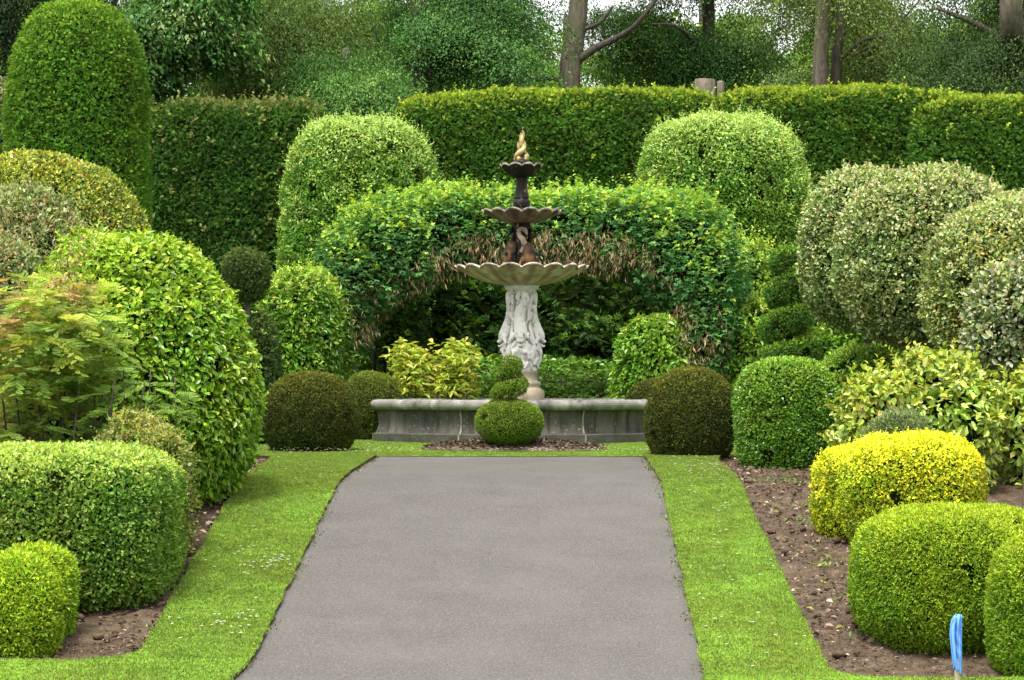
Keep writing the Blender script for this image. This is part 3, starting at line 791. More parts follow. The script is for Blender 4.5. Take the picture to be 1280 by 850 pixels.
    for k in range(2):
        n = 60; t = np.linspace(0, 1, n); ang = t * 1.25 * 2 * math.pi + k * math.pi + 2.2
        r = np.interp(t, [0, .2, .5, .75, 1], [6.4, 5.0, 2.6, 1.4, .4]) * m
        Pp = np.stack([FX + r * np.cos(ang), FD + r * np.sin(ang), np.interp(t, [0, 1], [fz(200), fz(166)])], -1)
        ch.append(tube(Pp, np.interp(t, [0, .08, .25, .45, .6, .8, 1], [2.4, 4.2, 4.0, 3.2, 4.0, 2.7, 1.1]) * m, 10))
    for k in range(5):
        a = k * 2 * math.pi / 5 - .8
        ch.append(ellipsoid(C + np.array([math.cos(a) * 7.4 * m, math.sin(a) * 7.4 * m, fz(199)]), np.array([3.0, 3.0, 3.4]) * m, 14, 9, bump=.3, seed=k))
    ch.append(ellipsoid(C + np.array([-1.4 * m, -2.0 * m, fz(181)]), np.array([3.4, 3, 6.5]) * m, 16, 12, bump=.3, seed=8, rot=rotm('y', .3)))
    ch.append(tube(spline([C + np.array([-4 * m, -3 * m, fz(190)]), C + np.array([0, -5 * m, fz(188.5)]), C + np.array([4.5 * m, -2 * m, fz(191)]), C + np.array([5 * m, 2 * m, fz(195)])], 16), np.linspace(2.2, 1.4, 16) * m, 8))
    ch.append(tube(spline([C + np.array([0, 0, fz(174)]), C + np.array([2.4 * m, 0, fz(170)]), C + np.array([2.6 * m, 0, fz(166)]), C + np.array([.4 * m, 0, fz(163.5)])], 10), np.linspace(2.0, 1.2, 10) * m, 8))
    part('gilded_finial', ch, M_GOLD, root)
    part('spout', tube(np.array([C + np.array([0, 0, fz(170)]), C + np.array([0, 0, fz(160)]), C + np.array([0, 0, fz(154)])]), .8 * m, 8), M_BLACK, root)
noise_bone = noise_mat('aged_white_paint', [(0.35, (.10, .075, .05)), (0.65, (.42, .35, .27))], 9, rough=.7)
fountain()

# ================================================================== CLIPPED SHRUBS
YEWKW = dict(leaf=.075, w=.8, tmpl='spray', cols=YEW, tipcols=YEW_LIT_TIP, tipw=.55, cover=3.2, afill=.42, outw=.65, upw=.15, rnd=.6, flatn=.3, shell=.09, out=.03)
def yew(**k): d = dict(YEWKW); d.update(k); return d

# tall yew column
shrub('yew_column', 'tall round topped column of clipped green yew, tallest clipped shape in the garden', 'topiary',
      [pxlobe(11, 6, 184, 0, 36, p=2, q=2.9, top=.31, ground=True)], leafmat=M_YEW, **yew(amp=.03, freq2=8, amp2=.045, seed=1, tipw=.6, leaf=.052, out=.05, cols=[(3, G(.040, .125, .010)), (3, G(.062, .18, .013)), (1.5, G(.105, .245, .018))], gap=.08))
# dark hedge block and the long main hedge
def hedge_lobe(x0, ytop, x1, d, ry, p=7, q=6):
    l = pxlobe(x0, ytop, x1, 480, d, p=p, q=q, top=.5, ground=True); l.r[1] = ry; return l
shrub('yew_hedge', 'dark green square cut yew hedge block with dry twiggy top between tall column and fountain', 'hedge',
      [hedge_lobe(178, 133, 425, 51.5, 1.0)], leafmat=M_YEW,
      **yew(amp=.10, freq=1.1, amp2=.07, freq2=5, seed=5, leaf=.088, cols=[(4, G(.024, .080, .010)), (3, G(.038, .118, .012)), (1, G(.070, .16, .02))], tipcols=[(2, G(.10, .16, .025)), (1, G(.17, .15, .07))], tipw=.7, tipmin=.55, shoots=300, shoot_len=.22))
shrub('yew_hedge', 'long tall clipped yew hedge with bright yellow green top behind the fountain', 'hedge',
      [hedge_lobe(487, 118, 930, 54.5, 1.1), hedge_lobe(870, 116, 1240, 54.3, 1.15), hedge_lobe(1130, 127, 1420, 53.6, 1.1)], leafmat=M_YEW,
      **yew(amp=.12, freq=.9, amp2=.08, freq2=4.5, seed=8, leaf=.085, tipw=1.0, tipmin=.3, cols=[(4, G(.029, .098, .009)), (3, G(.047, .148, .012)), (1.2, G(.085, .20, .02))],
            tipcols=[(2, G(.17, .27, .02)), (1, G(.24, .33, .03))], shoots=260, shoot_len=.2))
# privet domes
PRIV = dict(leaf=.053, w=.48, tmpl='leaf', cover=2.4, afill=.62, cols=[(3, G(.058, .16, .016)), (3, G(.088, .22, .022)), (1.2, G(.16, .31, .04))],
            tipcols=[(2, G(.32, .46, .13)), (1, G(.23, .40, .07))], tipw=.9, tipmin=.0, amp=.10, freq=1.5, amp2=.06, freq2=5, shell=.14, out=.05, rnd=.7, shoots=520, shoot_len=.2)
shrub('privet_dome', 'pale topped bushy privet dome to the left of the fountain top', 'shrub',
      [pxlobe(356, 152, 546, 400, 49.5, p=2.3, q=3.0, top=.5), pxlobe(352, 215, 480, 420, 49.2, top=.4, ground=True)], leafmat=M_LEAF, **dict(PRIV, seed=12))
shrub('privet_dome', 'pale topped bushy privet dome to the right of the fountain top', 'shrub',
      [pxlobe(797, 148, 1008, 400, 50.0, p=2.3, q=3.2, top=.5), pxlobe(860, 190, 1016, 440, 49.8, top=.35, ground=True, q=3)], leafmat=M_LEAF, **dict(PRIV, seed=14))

# big laurel
LAUREL = dict(tmpl='leaf', cover=3.1, afill=.62, amp=.08, freq=2, amp2=.05, freq2=6, outw=.5, upw=-.3, flatn=.4, rnd=.5)
shrub('laurel_bush', 'huge glossy bright green laurel mound leaning over the left soil bed', 'shrub',
      [pxlobe(14, 294, 318, 640, 30.0, p=2.2, q=2.12, top=.66, ground=True), pxlobe(40, 296, 190, 600, 30.6, top=.5, ground=True, q=2.2)], leafmat=M_GLOSS,
      **dict(LAUREL, leaf=.070, w=.56, seed=21, cols=[(3, G(.085, .20, .010)), (3, G(.12, .27, .014)), (1.2, G(.18, .33, .025))], tipcols=[(2, G(.20, .36, .022)), (1, G(.26, .42, .04))], tipw=.7, shell=.12, out=.05, shoots=240, shoot_len=.12))
shrub('laurel_bush', 'mid green laurel mound behind the brown yew ball beside the arch', 'shrub',
      [pxlobe(318, 340, 425, 480, 44.5, top=.5, ground=True), pxlobe(345, 335, 440, 480, 45.2, top=.5, ground=True)], leafmat=M_GLOSS,
      **dict(LAUREL, leaf=.085, w=.42, seed=24, cols=[(3, G(.055, .15, .012)), (2, G(.09, .21, .016))], tipcols=[(1, G(.17, .33, .03)), (1, G(.25, .4, .06))], tipw=.9, shoots=240, shoot_len=.22, shell=.16))
shrub('laurel_bush', 'rounded bright green laurel ball under the right leg of the arch', 'shrub',
      [pxlobe(766, 394, 868, 500, 45.6, top=.52, ground=True)], leafmat=M_GLOSS,
      **dict(LAUREL, leaf=.085, w=.52, seed=26, cols=[(3, G(.075, .20, .012)), (2, G(.12, .27, .02))], tipcols=[(1, G(.18, .35, .03)), (1, G(.25, .4, .05))], tipw=.7, shell=.14))
shrub('laurel_bush', 'loose light green shrub filling the gap between arch and spiral topiary', 'shrub',
      [pxlobe(885, 300, 985, 480, 48.3, top=.5, ground=True), pxlobe(900, 370, 975, 480, 45.8, top=.4, ground=True)], leafmat=M_GLOSS,
      **dict(LAUREL, leaf=.085, w=.45, seed=28, cols=[(3, G(.05, .14, .012)), (2, G(.085, .20, .016)), (1, G(.16, .28, .03))], tipcols=[(1, G(.2, .35, .03)), (1, G(.28, .4, .05))], tipw=.7, shell=.2, gap=.3, shoots=240, shoot_len=.25))
shrub('laurel_bush', 'glossy light green shrub beneath the variegated holly trees', 'shrub',
      [pxlobe(1010, 395, 1130, 470, 40.5, top=.5, ground=True), pxlobe(1120, 405, 1260, 480, 38.5, top=.5, ground=True)], leafmat=M_GLOSS,
      **dict(LAUREL, leaf=.085, w=.4, seed=29, cols=[(3, G(.055, .15, .012)), (2, G(.09, .22, .016))], tipcols=[(1, G(.18, .33, .03))], tipw=.6, shell=.16, shoots=160, shoot_len=.2))

# brown yew balls
BROWN = dict(leaf=.030, w=.75, tmpl='spray', cover=2.1, afill=.42, amp=.012, freq=3, amp2=.008, freq2=12, shell=.035, out=.012, outw=.6, upw=.15, rnd=.6, flatn=.3, jitter=.22)
def ball(label, box, d, cols, tip, seed, tw=.75, **k):
    shrub('yew_ball', label, 'topiary', [pxlobe(*box, d, p=2, q=2.2, top=.55, ground=True, **k)], group='clipped yew balls around the pool', leafmat=M_YEW,
          **dict(BROWN, cols=cols, tipcols=tip, tipw=tw, tipmin=.05, seed=seed))
BC = [(3, G(.032, .048, .008)), (2, G(.062, .078, .012)), (1, G(.12, .125, .018))]
BT = [(2, G(.22, .21, .028)), (1, G(.29, .27, .04)), (1, G(.13, .16, .018))]  # ball tops: light from above is part of this paler colour
ball('large bronze green yew ball beside the left end of the pool', (328, 465, 447, 567), 39.0, BC, BT, 31)
ball('large bronze green yew ball in front of the right end of the pool', (806, 460, 922, 575), 36.9, BC, BT, 32)
ball('olive green yew ball half hidden behind the left end of the pool', (423, 465, 504, 552), 43.6, [(3, G(.06, .08, .012)), (2, G(.09, .115, .016))], [(2, G(.22, .25, .03)), (1, G(.16, .20, .02))], 33)
ball('low bronze yew ball peeping over the pool coping at right', (780, 474, 862, 552), 44.2, [(3, G(.045, .055, .012)), (2, G(.07, .075, .016))], [(2, G(.17, .16, .03)), (1, G(.12, .13, .02))], 34)

# spiral topiary in front of the pool
sd = 38.9
def coil(cx, ytop, ybot, d, rh0, rh1, rt0, rt1, turns, n, a0):
    out = []
    for k in range(n):
        t = k / (n - 1); a = a0 + t * turns * 2 * math.pi; pm = d / F
        c = at(cx, ybot + (ytop - ybot) * t, d); rh = (rh0 + (rh1 - rh0) * t) * pm; rt = (rt0 + (rt1 - rt0) * t) * pm
        out.append(Lobe(c + np.array([rh * math.cos(a), rh * math.sin(a), 0]), (rt, rt, rt * .92)))
    return out
shrub('spiral_topiary', 'small green spiral topiary rising from a round ball in the mulch before the pool', 'topiary',
      [pxlobe(595, 500, 678, 556, sd, p=2, q=2.3, top=.5)] + coil(638, 455, 493, sd, 14, 1.0, 11.5, 12.5, 1.62, 26, -3.3) + [pxlobe(629, 450, 648, 506, sd)],
      leafmat=M_YEW, **dict(BROWN, leaf=.026, cols=[(3, G(.060, .14, .012)), (2, G(.09, .19, .016))], tipcols=[(1, G(.15, .25, .025)), (1, G(.20, .29, .035))], tipw=.6, tipmin=-.1, seed=41, inset=.05))
# tiered spiral on the right
shrub('spiral_topiary', 'taller dark green spiral topiary in tiers beside the holly trees', 'topiary',
      coil(986, 327, 448, 39.6, 27, 2, 16.5, 20, 2.9, 40, -2.6) + [pxlobe(948, 436, 1032, 500, 39.6, ground=True, q=3), pxlobe(978, 330, 994, 470, 39.6)],
      leafmat=M_YEW, **dict(BROWN, leaf=.045, shell=.04, cols=[(3, G(.036, .115, .014)), (2, G(.056, .155, .017))], tipcols=[(1, G(.11, .25, .02)), (1, G(.16, .31, .028))], tipw=.9, tipmin=.2, seed=43, amp=.02, inset=.07))

# lollipop on the left
c0 = at(308, 400, 41.0)
shrub('lollipop_topiary', 'dark green clipped ball on a thin stem above a narrow conical base', 'topiary',
      [pxlobe(279, 313, 336, 375, 41.0), pxlobe(300, 392, 350, 470, 41.0, top=.5, ground=True, q=2.0)], leafmat=M_YEW,
      stem=[([at(309, 470, 41), at(310, 410, 41), at(309, 365, 41)], .05, .035, 'stem', M_BARK)],
      **yew(leaf=.06, cols=[(3, G(.028, .065, .014)), (2, G(.045, .095, .02))], tipcols=[(1, G(.10, .14, .03))], tipw=.6, seed=45, amp=.03, shell=.07, shoots=30, shoot_len=.1))

# left bed, front to back
LIME = [(3, G(.10, .22, .008)), (2, G(.15, .29, .010))]
LIMET = [(1, G(.22, .36, .012)), (1, G(.29, .42, .018))]
SMALL = dict(leaf=.024, w=.55, tmpl='diamond', cover=2.6, afill=.5, amp=.03, freq=3, amp2=.015, freq2=11, shell=.05, out=.02, outw=.55, upw=.2, rnd=.65, flatn=.3)
shrub('golden_cypress', 'lime green soft rounded dwarf conifer at the front corner of the left bed', 'shrub',
      [pxlobe(-28, 696, 78, 826, 22.9, p=2.2, q=2.6, top=.5, ground=True), pxlobe(-5, 684, 95, 815, 23.5, p=2.2, q=2.6, top=.45, ground=True)], leafmat=M_LEAF,
      **dict(SMALL, leaf=.032, w=.42, cols=LIME, tipcols=LIMET, tipw=.7, tipmin=-.2, seed=51))
l = pxlobe(-60, 560, 220, 780, 25.4, p=4.2, q=4.2, top=.5, ground=True); l.r[1] = 1.25
shrub('box_hedge', 'big square cut green box bush with pale top behind the lime dwarf conifer', 'shrub', [l], leafmat=M_LEAF,
      **dict(SMALL, leaf=.036, w=.58, tmpl='leaf', afill=.62, cols=[(3, G(.06, .155, .014)), (2, G(.10, .22, .022)), (.8, G(.19, .29, .07))], tipcols=[(2, G(.22, .37, .05)), (1, G(.30, .42, .10))], tipw=1.0, tipmin=.25, seed=53, amp=.05, amp2=.035, freq2=9, shell=.09, shoots=260, shoot_len=.06))
shrub('euonymus_shrub', 'loose yellow and pink tipped variegated shrub tucked between box bush and laurel', 'shrub',
      [pxlobe(120, 520, 225, 680, 27.3, top=.5, ground=True), pxlobe(170, 545, 238, 680, 26.9, top=.5, ground=True), pxlobe(-20, 480, 150, 640, 29.2, top=.5, ground=True)], leafmat=M_LEAF,
      **dict(SMALL, leaf=.042, w=.5, tmpl='leaf', afill=.62, cols=[(2.4, G(.08, .14, .02)), (2.4, G(.16, .23, .04)), (1.2, G(.36, .36, .10)), (.3, G(.32, .22, .09)), (.6, G(.5, .47, .24))], tipcols=[(1.4, G(.36, .39, .07)), (.4, G(.40, .27, .12))], tipw=.6, seed=55, amp=.1, amp2=.06, shell=.14, out=.08, shoots=160, shoot_len=.2, gap=.25))

def nandina():
    root = empty('nandina', (at(80, 560, 28.0)[0], 28.0, float(gz(28.0))), 'feathery shrub with bare brown canes and orange tinted leaf tips on the left edge', 'shrub')
    tips = []; st = []
    bx = float(at(85, 560, 28)[0])
    for k in range(17):
        x0 = float(at(-10 + k * 13, 560, 28)[0]); d = 28.0 + RS.uniform(-.35, .35)
        top = float(at(0, RS.uniform(425, 490), d)[2]); lean = RS.uniform(-.18, .18)
        P = spline([(x0, d, gz(d) - .05), (x0 + lean * .3 + RS.uniform(-.03, .03), d, gz(d) + (top - gz(d)) * .4), (x0 + lean, d + RS.uniform(-.1, .1), top)], 12)
        part('cane', tube(P, np.linspace(.016, .007, 12), 6), M_BARK, root)
        for j in range(5, 12): tips.append((P[j], j / 11))
    # layered feathery sprays
    Q, T, L, C = [], [], [], []
    A = pxlobe(-45, 330, 165, 515, 28, p=2, q=2)
    for k in range(600):
        if k < 210:
            p, h = tips[RS.randint(len(tips))]
        else:
            v = unit(RS.randn(3)) * RS.rand() ** .33
            p = A.c + v * np.array([A.r[0], A.r[0] * .8, A.r[2]]) * .92
        x = p[0]
        az = RS.rand() * 6.28; d = unit(np.array([math.cos(az), math.sin(az), RS.uniform(-.35, .7)]))
        ln = RS.uniform(.20, .40); n = 9
        u = (np.arange(n) + 1) / n
        pts = p + d * ln * u[:, None] + np.array([0, 0, -.12]) * (u ** 2)[:, None]
        sd_ = np.where(np.arange(n) % 2, 1, -1)[:, None]
        side = unit(np.cross(d, [0, 0, 1.]))
        t = d * .75 + side * sd_ * .65 + np.array([0, 0, -.15])
        Q.append(pts); T.append(t); L.append(.135 * (1.15 - .5 * u))
        zrel = (p[2] - A.c[2]) / A.r[2]
        hue = RS.rand() + .35 * zrel - .5 * (x - A.c[0]) / A.r[0]
        c = G(.11, .22, .03) if hue < .38 else (G(.22, .33, .035) if hue < .75 else (G(.42, .40, .08) if hue < 1.02 else G(.46, .29, .12)))
        C.append(np.tile(np.array(c) * RS.uniform(.75, 1.3), (n, 1)))
    Q = np.concatenate(Q); n = len(Q)
    part('foliage', leaves(Q, np.concatenate(T), np.tile([0, -.5, 1.], (n, 1)) + .6 * RS.randn(n, 3), np.concatenate(L), .8, np.concatenate(C) * np.clip(1 + .15 * RS.randn(n, 1), .6, 1.5), 'pinnate'), M_LEAF, root)
    # brown seed plumes
    n = 1500; k = RS.randint(0, 16, n)
    cs = np.array([at(RS.uniform(-5, 115), RS.uniform(285, 400), 28.2 + RS.uniform(-.5, .4)) for _ in range(16)])
    P = cs[k] + RS.randn(n, 3) * np.array([.10, .10, .12])
    part('flower_plume', leaves(P, RS.randn(n, 3) * .6 + np.array([0, 0, 1.]), RS.randn(n, 3), .035, .35, pick_cols(n, [(2, G(.24, .15, .08)), (1, G(.32, .24, .13)), (1, G(.3, .12, .05))]), 'diamond'), M_CHIP, root)
nandina()

GREY = [(2.8, G(.075, .13, .03)), (2.2, G(.14, .20, .055)), (1.2, G(.35, .39, .18)), (.25, G(.32, .25, .15))]
shrub('variegated_shrub', 'greyish cream leaved shrub above the nandina on the left edge', 'shrub',
      [pxlobe(-80, 238, 118, 560, 31.8, top=.4, ground=True), pxlobe(-90, 300, 60, 560, 30.6, top=.4, ground=True)], leafmat=M_LEAF,
      **dict(SMALL, leaf=.055, w=.5, tmpl='leaf', afill=.62, cols=GREY, tipcols=[(1, G(.40, .42, .22)), (1.2, G(.25, .32, .10)), (.4, G(.36, .27, .17))], tipw=.6, seed=57, amp=.1, amp2=.05, shell=.12, out=.08, shoots=160, shoot_len=.2))
shrub('golden_holly', 'broad low dome speckled gold and green below the tall yew column', 'shrub',
      [pxlobe(-110, 194, 200, 470, 33.5, p=2.2, q=2.4, top=.5, ground=True)], leafmat=M_GLOSS,
      **dict(SMALL, leaf=.040, w=.6, tmpl='leaf', afill=.62, cols=[(3, G(.055, .105, .012)), (2.4, G(.10, .17, .016)), (1.7, G(.38, .39, .04)), (.8, G(.55, .53, .10))], tipcols=[(1, G(.50, .48, .06)), (1.4, G(.26, .32, .03))], tipw=.5, seed=59, amp=.06, amp2=.04, shell=.1, shoots=80, shoot_len=.1))
shrub('variegated_shrub', 'pale shrub behind the tall yew column at the edge', 'shrub',
      [pxlobe(-120, 72, 30, 400, 40, top=.4, ground=True)], leafmat=M_LEAF,
      **dict(SMALL, leaf=.07, w=.5, tmpl='leaf', afill=.62, cols=GREY, tipcols=[(1, G(.34, .34, .22))], tipw=.5, seed=61, amp=.12, shell=.14, back=.2, shoots=60, shoot_len=.2))

# right bed
HOLLY = dict(SMALL, leaf=.047, w=.62, tmpl='leaf', afill=.62, cover=2.3, amp=.07, freq=2.0, amp2=.05, freq2=6, shell=.13, out=.05, rnd=.8,
             cols=[(3.4, G(.055, .115, .020)), (2.6, G(.11, .185, .035)), (1.7, G(.34, .41, .14)), (.8, G(.52, .55, .27)), (.12, G(.40, .28, .16))],
             tipcols=[(2, G(.45, .46, .22)), (.5, G(.48, .35, .22)), (1.8, G(.24, .33, .08))], tipw=.65, tipmin=.05, shoots=170, shoot_len=.13)
def holly(label, box, d, tx, seed, **k):
    kw = dict(HOLLY, seed=seed); kw.update(k)
    x = (box[0] + box[2]) / 2 if tx is None else tx
    zb = at(x, box[3] - 30, d)
    zt = np.array([zb[0], d, float(gz(d)) - .1])
    shrub('holly_standard', label, 'tree', [pxlobe(*box, d, p=2.1, q=2.35, top=.55)], group='clipped variegated hollies on the right', leafmat=M_GLOSS,
          stem=[([zt, (zt + zb) / 2 + np.array([.01, 0, 0]), zb], .06, .05, 'trunk', M_BARKLIGHT)], **kw)
holly('egg shaped cream variegated holly on a bare trunk, pinkish tips', (1046, 212, 1285, 436), 35.6, 1133, 71)
holly('cream variegated holly standing half behind the egg shaped one, nearest the spiral topiary', (1001, 216, 1150, 412), 37.6, 1085, 72)
holly('yellow flecked variegated holly ball overlapping the egg shaped one, half out of frame', (1158, 246, 1420, 466), 33.8, 1290, 73,
      cols=[(3, G(.055, .115, .020)), (2.6, G(.11, .19, .032)), (1.6, G(.34, .41, .11)), (.8, G(.52, .54, .22)), (.35, G(.60, .52, .08))])
holly('white edged variegated holly nearest the camera, cut by the frame edge', (1207, 322, 1440, 500), 32.2, 1310, 74, leaf=.066, tipw=.4,
      cols=[(3, G(.06, .11, .03)), (2.4, G(.10, .165, .05)), (1.6, G(.34, .37, .21)), (.9, G(.5, .51, .36))])

BOXG = [(3, G(.055, .155, .010)), (2, G(.085, .215, .013))]
l1 = pxlobe(920, 449, 1046, 590, 34.3, p=2.8, q=3.0, top=.5, ground=True)
shrub('box_ball', 'dense bright green clipped box drum beside the bronze yew ball', 'shrub', [l1], leafmat=M_GLOSS,
      **dict(SMALL, leaf=.034, w=.6, tmpl='leaf', afill=.62, cols=BOXG, tipcols=[(1, G(.13, .28, .018)), (1, G(.17, .33, .03))], tipw=.8, tipmin=0, seed=81, amp=.03, amp2=.02, shell=.07))
shrub('box_ball', 'low green clipped box dome behind the box drum', 'shrub', [pxlobe(1020, 434, 1132, 560, 36.6, p=2.2, q=2.6, top=.5, ground=True)], leafmat=M_GLOSS,
      **dict(SMALL, leaf=.036, w=.6, tmpl='leaf', afill=.62, cols=BOXG, tipcols=[(1, G(.13, .26, .018)), (1, G(.18, .31, .03))], tipw=.8, tipmin=0, seed=83, amp=.03, amp2=.02, shell=.07))
GRIS = dict(LAUREL, leaf=.085, w=.62, cover=2.0, cols=[(3, G(.10, .19, .02)), (2, G(.17, .26, .03)), (2, G(.40, .46, .07)), (1.0, G(.58, .59, .17))], tipcols=[(1, G(.48, .52, .08)), (1, G(.25, .35, .03))], tipw=.5,
            amp=.14, freq=2.4, amp2=.09, shell=.22, out=.1, rnd=.85, shoots=130, shoot_len=.18, gap=.22, gapf=5)
shrub('variegated_shrub', 'loose yellow and green broad leaved bush behind the golden box', 'shrub',
      [pxlobe(1045, 470, 1150, 590, 30.8, top=.5, ground=True), pxlobe(1110, 446, 1235, 585, 31.0, top=.5, ground=True), pxlobe(1165, 470, 1242, 585, 30.6, top=.5, ground=True)], leafmat=M_GLOSS, **dict(GRIS, seed=85))
shrub('variegated_shrub', 'second yellow and green broad leaved bush at the frame edge under the white edged holly', 'shrub',
      [pxlobe(1234, 466, 1350, 590, 31.2, top=.5, ground=True)], leafmat=M_GLOSS, **dict(GRIS, seed=87))
shrub('hebe', 'low grey green fine leaved bush directly behind the golden box', 'shrub',
      [pxlobe(1076, 518, 1172, 600, 29.6, top=.5, ground=True)], leafmat=M_LEAF,
      **dict(SMALL, leaf=.038, w=.3, cols=[(3, G(.055, .105, .028)), (2, G(.10, .165, .05))], tipcols=[(1, G(.17, .25, .09))], tipw=.6, seed=88, amp=.08, shell=.1, out=.06, shoots=60, shoot_len=.1))
GOLD = dict(SMALL, leaf=.029, w=.62, tmpl='leaf', afill=.62, cover=2.5, amp=.04, amp2=.03, shell=.08, out=.035,
            cols=[(2, G(.26, .31, .012)), (2, G(.40, .43, .016)), (1.2, G(.13, .21, .012))], tipcols=[(2, G(.80, .80, .03)), (1, G(.88, .88, .07)), (.5, G(.58, .62, .02))], tipw=1.25, tipmin=-.02, shoots=260, shoot_len=.07)
shrub('golden_box', 'brilliant yellow clipped box mound with two lobes in the right bed', 'shrub',
      [pxlobe(1052, 546, 1226, 706, 27.6, p=2.5, q=2.9, top=.5, ground=True), pxlobe(1016, 560, 1112, 660, 28.2, p=2.2, q=2.8, top=.5, ground=True, dr=1.2)], leafmat=M_LEAF, **dict(GOLD, seed=91))
FRONT = dict(SMALL, leaf=.028, w=.42, cover=2.5, cols=[(3, G(.085, .19, .007)), (2, G(.125, .25, .009))], tipcols=[(1, G(.20, .32, .012)), (1, G(.27, .37, .018))], tipw=.9, tipmin=-.1, shell=.055, amp=.03, amp2=.012)
l1 = pxlobe(1068, 634, 1330, 845, 23.5, p=2.8, q=3.0, top=.5, ground=True); l1.r[1] = .95
shrub('golden_cypress', 'wide lime green clipped mound directly behind the blue flag', 'shrub', [l1], leafmat=M_LEAF, **dict(FRONT, seed=93))
l2 = pxlobe(1239, 668, 1400, 870, 22.2, p=2.6, q=3.0, top=.5, ground=True); l2.r[1] = .6
shrub('golden_cypress', 'lime green clipped mound to the right of the blue flag, cut by the frame edge', 'shrub', [l2], leafmat=M_LEAF, **dict(FRONT, seed=95))
def right_tree():
    d = 28.0; b = at(1282, 700, d)
    root = empty('young_tree', (b[0], d, float(gz(d))), 'thin grey tree stem rising at the right frame edge beside the golden box', 'tree')
    S = spline([(b[0], d, gz(d) - .05), (b[0] + .01, d, gz(d) + .5), (b[0] + .04, d, gz(d) + 1.1), (b[0] + .10, d, gz(d) + 1.55)], 20)
    part('trunk', tube(S, np.linspace(.04, .025, 20), 8), M_BARKLIGHT, root)
    c = np.array([b[0] + .45, d, gz(d) + 2.0])
    part('crown', shrub_chunks([Lobe(c, (.38, .4, .6))], leaf=.06, w=.5, tmpl='leaf', cover=1.6, cols=BOXG, seed=3, shell=.2), [M_LEAF, M_SHADED_TWIG], root)
right_tree()

# yews behind the fountain, needles darkened for the shade under the arch
SHADED_YEW = yew(leaf=.16, w=.95, cover=3.0, afill=.42, cols=[(4, G(.013, .046, .007)), (2, G(.024, .078, .010)), (1, G(.05, .13, .014))], tipcols=[(1, G(.085, .20, .016)), (1, G(.05, .13, .012))], tipw=.5, tipmin=0,
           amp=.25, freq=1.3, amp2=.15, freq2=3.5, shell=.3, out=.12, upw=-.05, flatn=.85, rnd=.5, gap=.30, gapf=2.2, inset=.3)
shrub('shaded_yew', 'shade-darkened feathery yew filling the arch to the left of the white pedestal', 'shrub', [pxlobe(488, 330, 660, 478, 51.4, top=.5, ground=True), pxlobe(520, 400, 640, 478, 50.7, top=.5, ground=True)], leafmat=M_YEW, **dict(SHADED_YEW, seed=101))
shrub('shaded_yew', 'shade-darkened feathery yew with drooping sprays in the arch to the right of the white pedestal', 'shrub', [pxlobe(640, 325, 840, 478, 51.7, top=.5, ground=True), pxlobe(690, 395, 830, 478, 50.6, top=.5, ground=True)], leafmat=M_YEW, **dict(SHADED_YEW, seed=103))

def aucuba():
    d = 45.0
    root = empty('spotted_laurel', (at(550, 495, d)[0], d, float(gz(d))), 'open yellow leaved shrub with bare lower stems left of the white pedestal', 'shrub')
    tips = []
    for k in range(22):
        x = float(at(500 + RS.rand() * 90, 495, d)[0]); e = at(488 + RS.rand() * 118, 433 + RS.rand() * 26, d + RS.uniform(-.3, .3))
        P = spline([(x, d, gz(d) - .03), (x * .6 + e[0] * .4, e[1], gz(d) + .3), e], 10)
        part('stem', tube(P, np.linspace(.013, .007, 10), 6), M_BARK, root); tips += [P[-1], P[-2], P[-3]]
    tips = np.array(tips); n = 2300
    i = RS.randint(0, len(tips), n)
    P = tips[i] + RS.randn(n, 3) * np.array([.09, .10, .07])
    a = RS.rand(n) * 6.28
    T = np.stack([np.cos(a), np.sin(a), RS.uniform(-.7, .5, n)], -1)
    C = pick_cols(n, [(2, G(.50, .52, .06)), (2, G(.36, .42, .05)), (1.2, G(.15, .26, .025)), (1.2, G(.62, .61, .14))], .15)
    low = RS.rand(n) < .22; P[low, 2] -= RS.rand(low.sum()) * .35
    part('foliage', leaves(P, T, np.tile([0, 0, 1.], (n, 1)) + .4 * RS.randn(n, 3), .13 * (1 + .2 * RS.randn(n)), .36, C, 'leaf'), M_GLOSS, root)
aucuba()

def ground_cover():
    n = 34000
    X = -5.5 + 11 * RS.rand(n); D = 45.5 + RS.rand(n) ** 1.2 * (4.0 + 1.6 * vnoise(np.stack([X * 1.1, X * 0, X * 0], -1), 9))
    h = .16 + .14 * fbm(np.stack([X * 1.6, D * 1.6, D * 0], -1), 3, 6)
    P = np.stack([X, D, gz(D) + h * RS.rand(n) ** .6 + .03], -1)
    T = np.stack([RS.randn(n), RS.randn(n) - .6, .35 + .3 * RS.randn(n)], -1)
    C = pick_cols(n, [(3, G(.055, .16, .014)), (2, G(.085, .22, .02)), (.7, G(.14, .28, .035))], .2, fbm(P * 2, 2, 4))
    tag(obj('ivy', leaves(P, T, np.tile([0, -.3, 1.], (n, 1)) + .4 * RS.randn(n, 3), .085 * (1 + .2 * RS.randn(n)), .75, C, 'leaf'), [M_GLOSS]), kind='stuff')
    xs = np.arange(-9, 9.1, .3); ys = np.arange(45.3, 53, .2)
    X, Y = np.meshgrid(xs, ys, indexing='ij'); V = np.stack([X, Y, gz(Y) + .02], -1).reshape(-1, 3); V[:, 2] += .05 * fbm(V * 2, 2, 8)
    tag(obj('planted_bank', Chunk(V, [grid_faces(len(xs), len(ys))]), M_EDGE), kind='structure')
ground_cover()

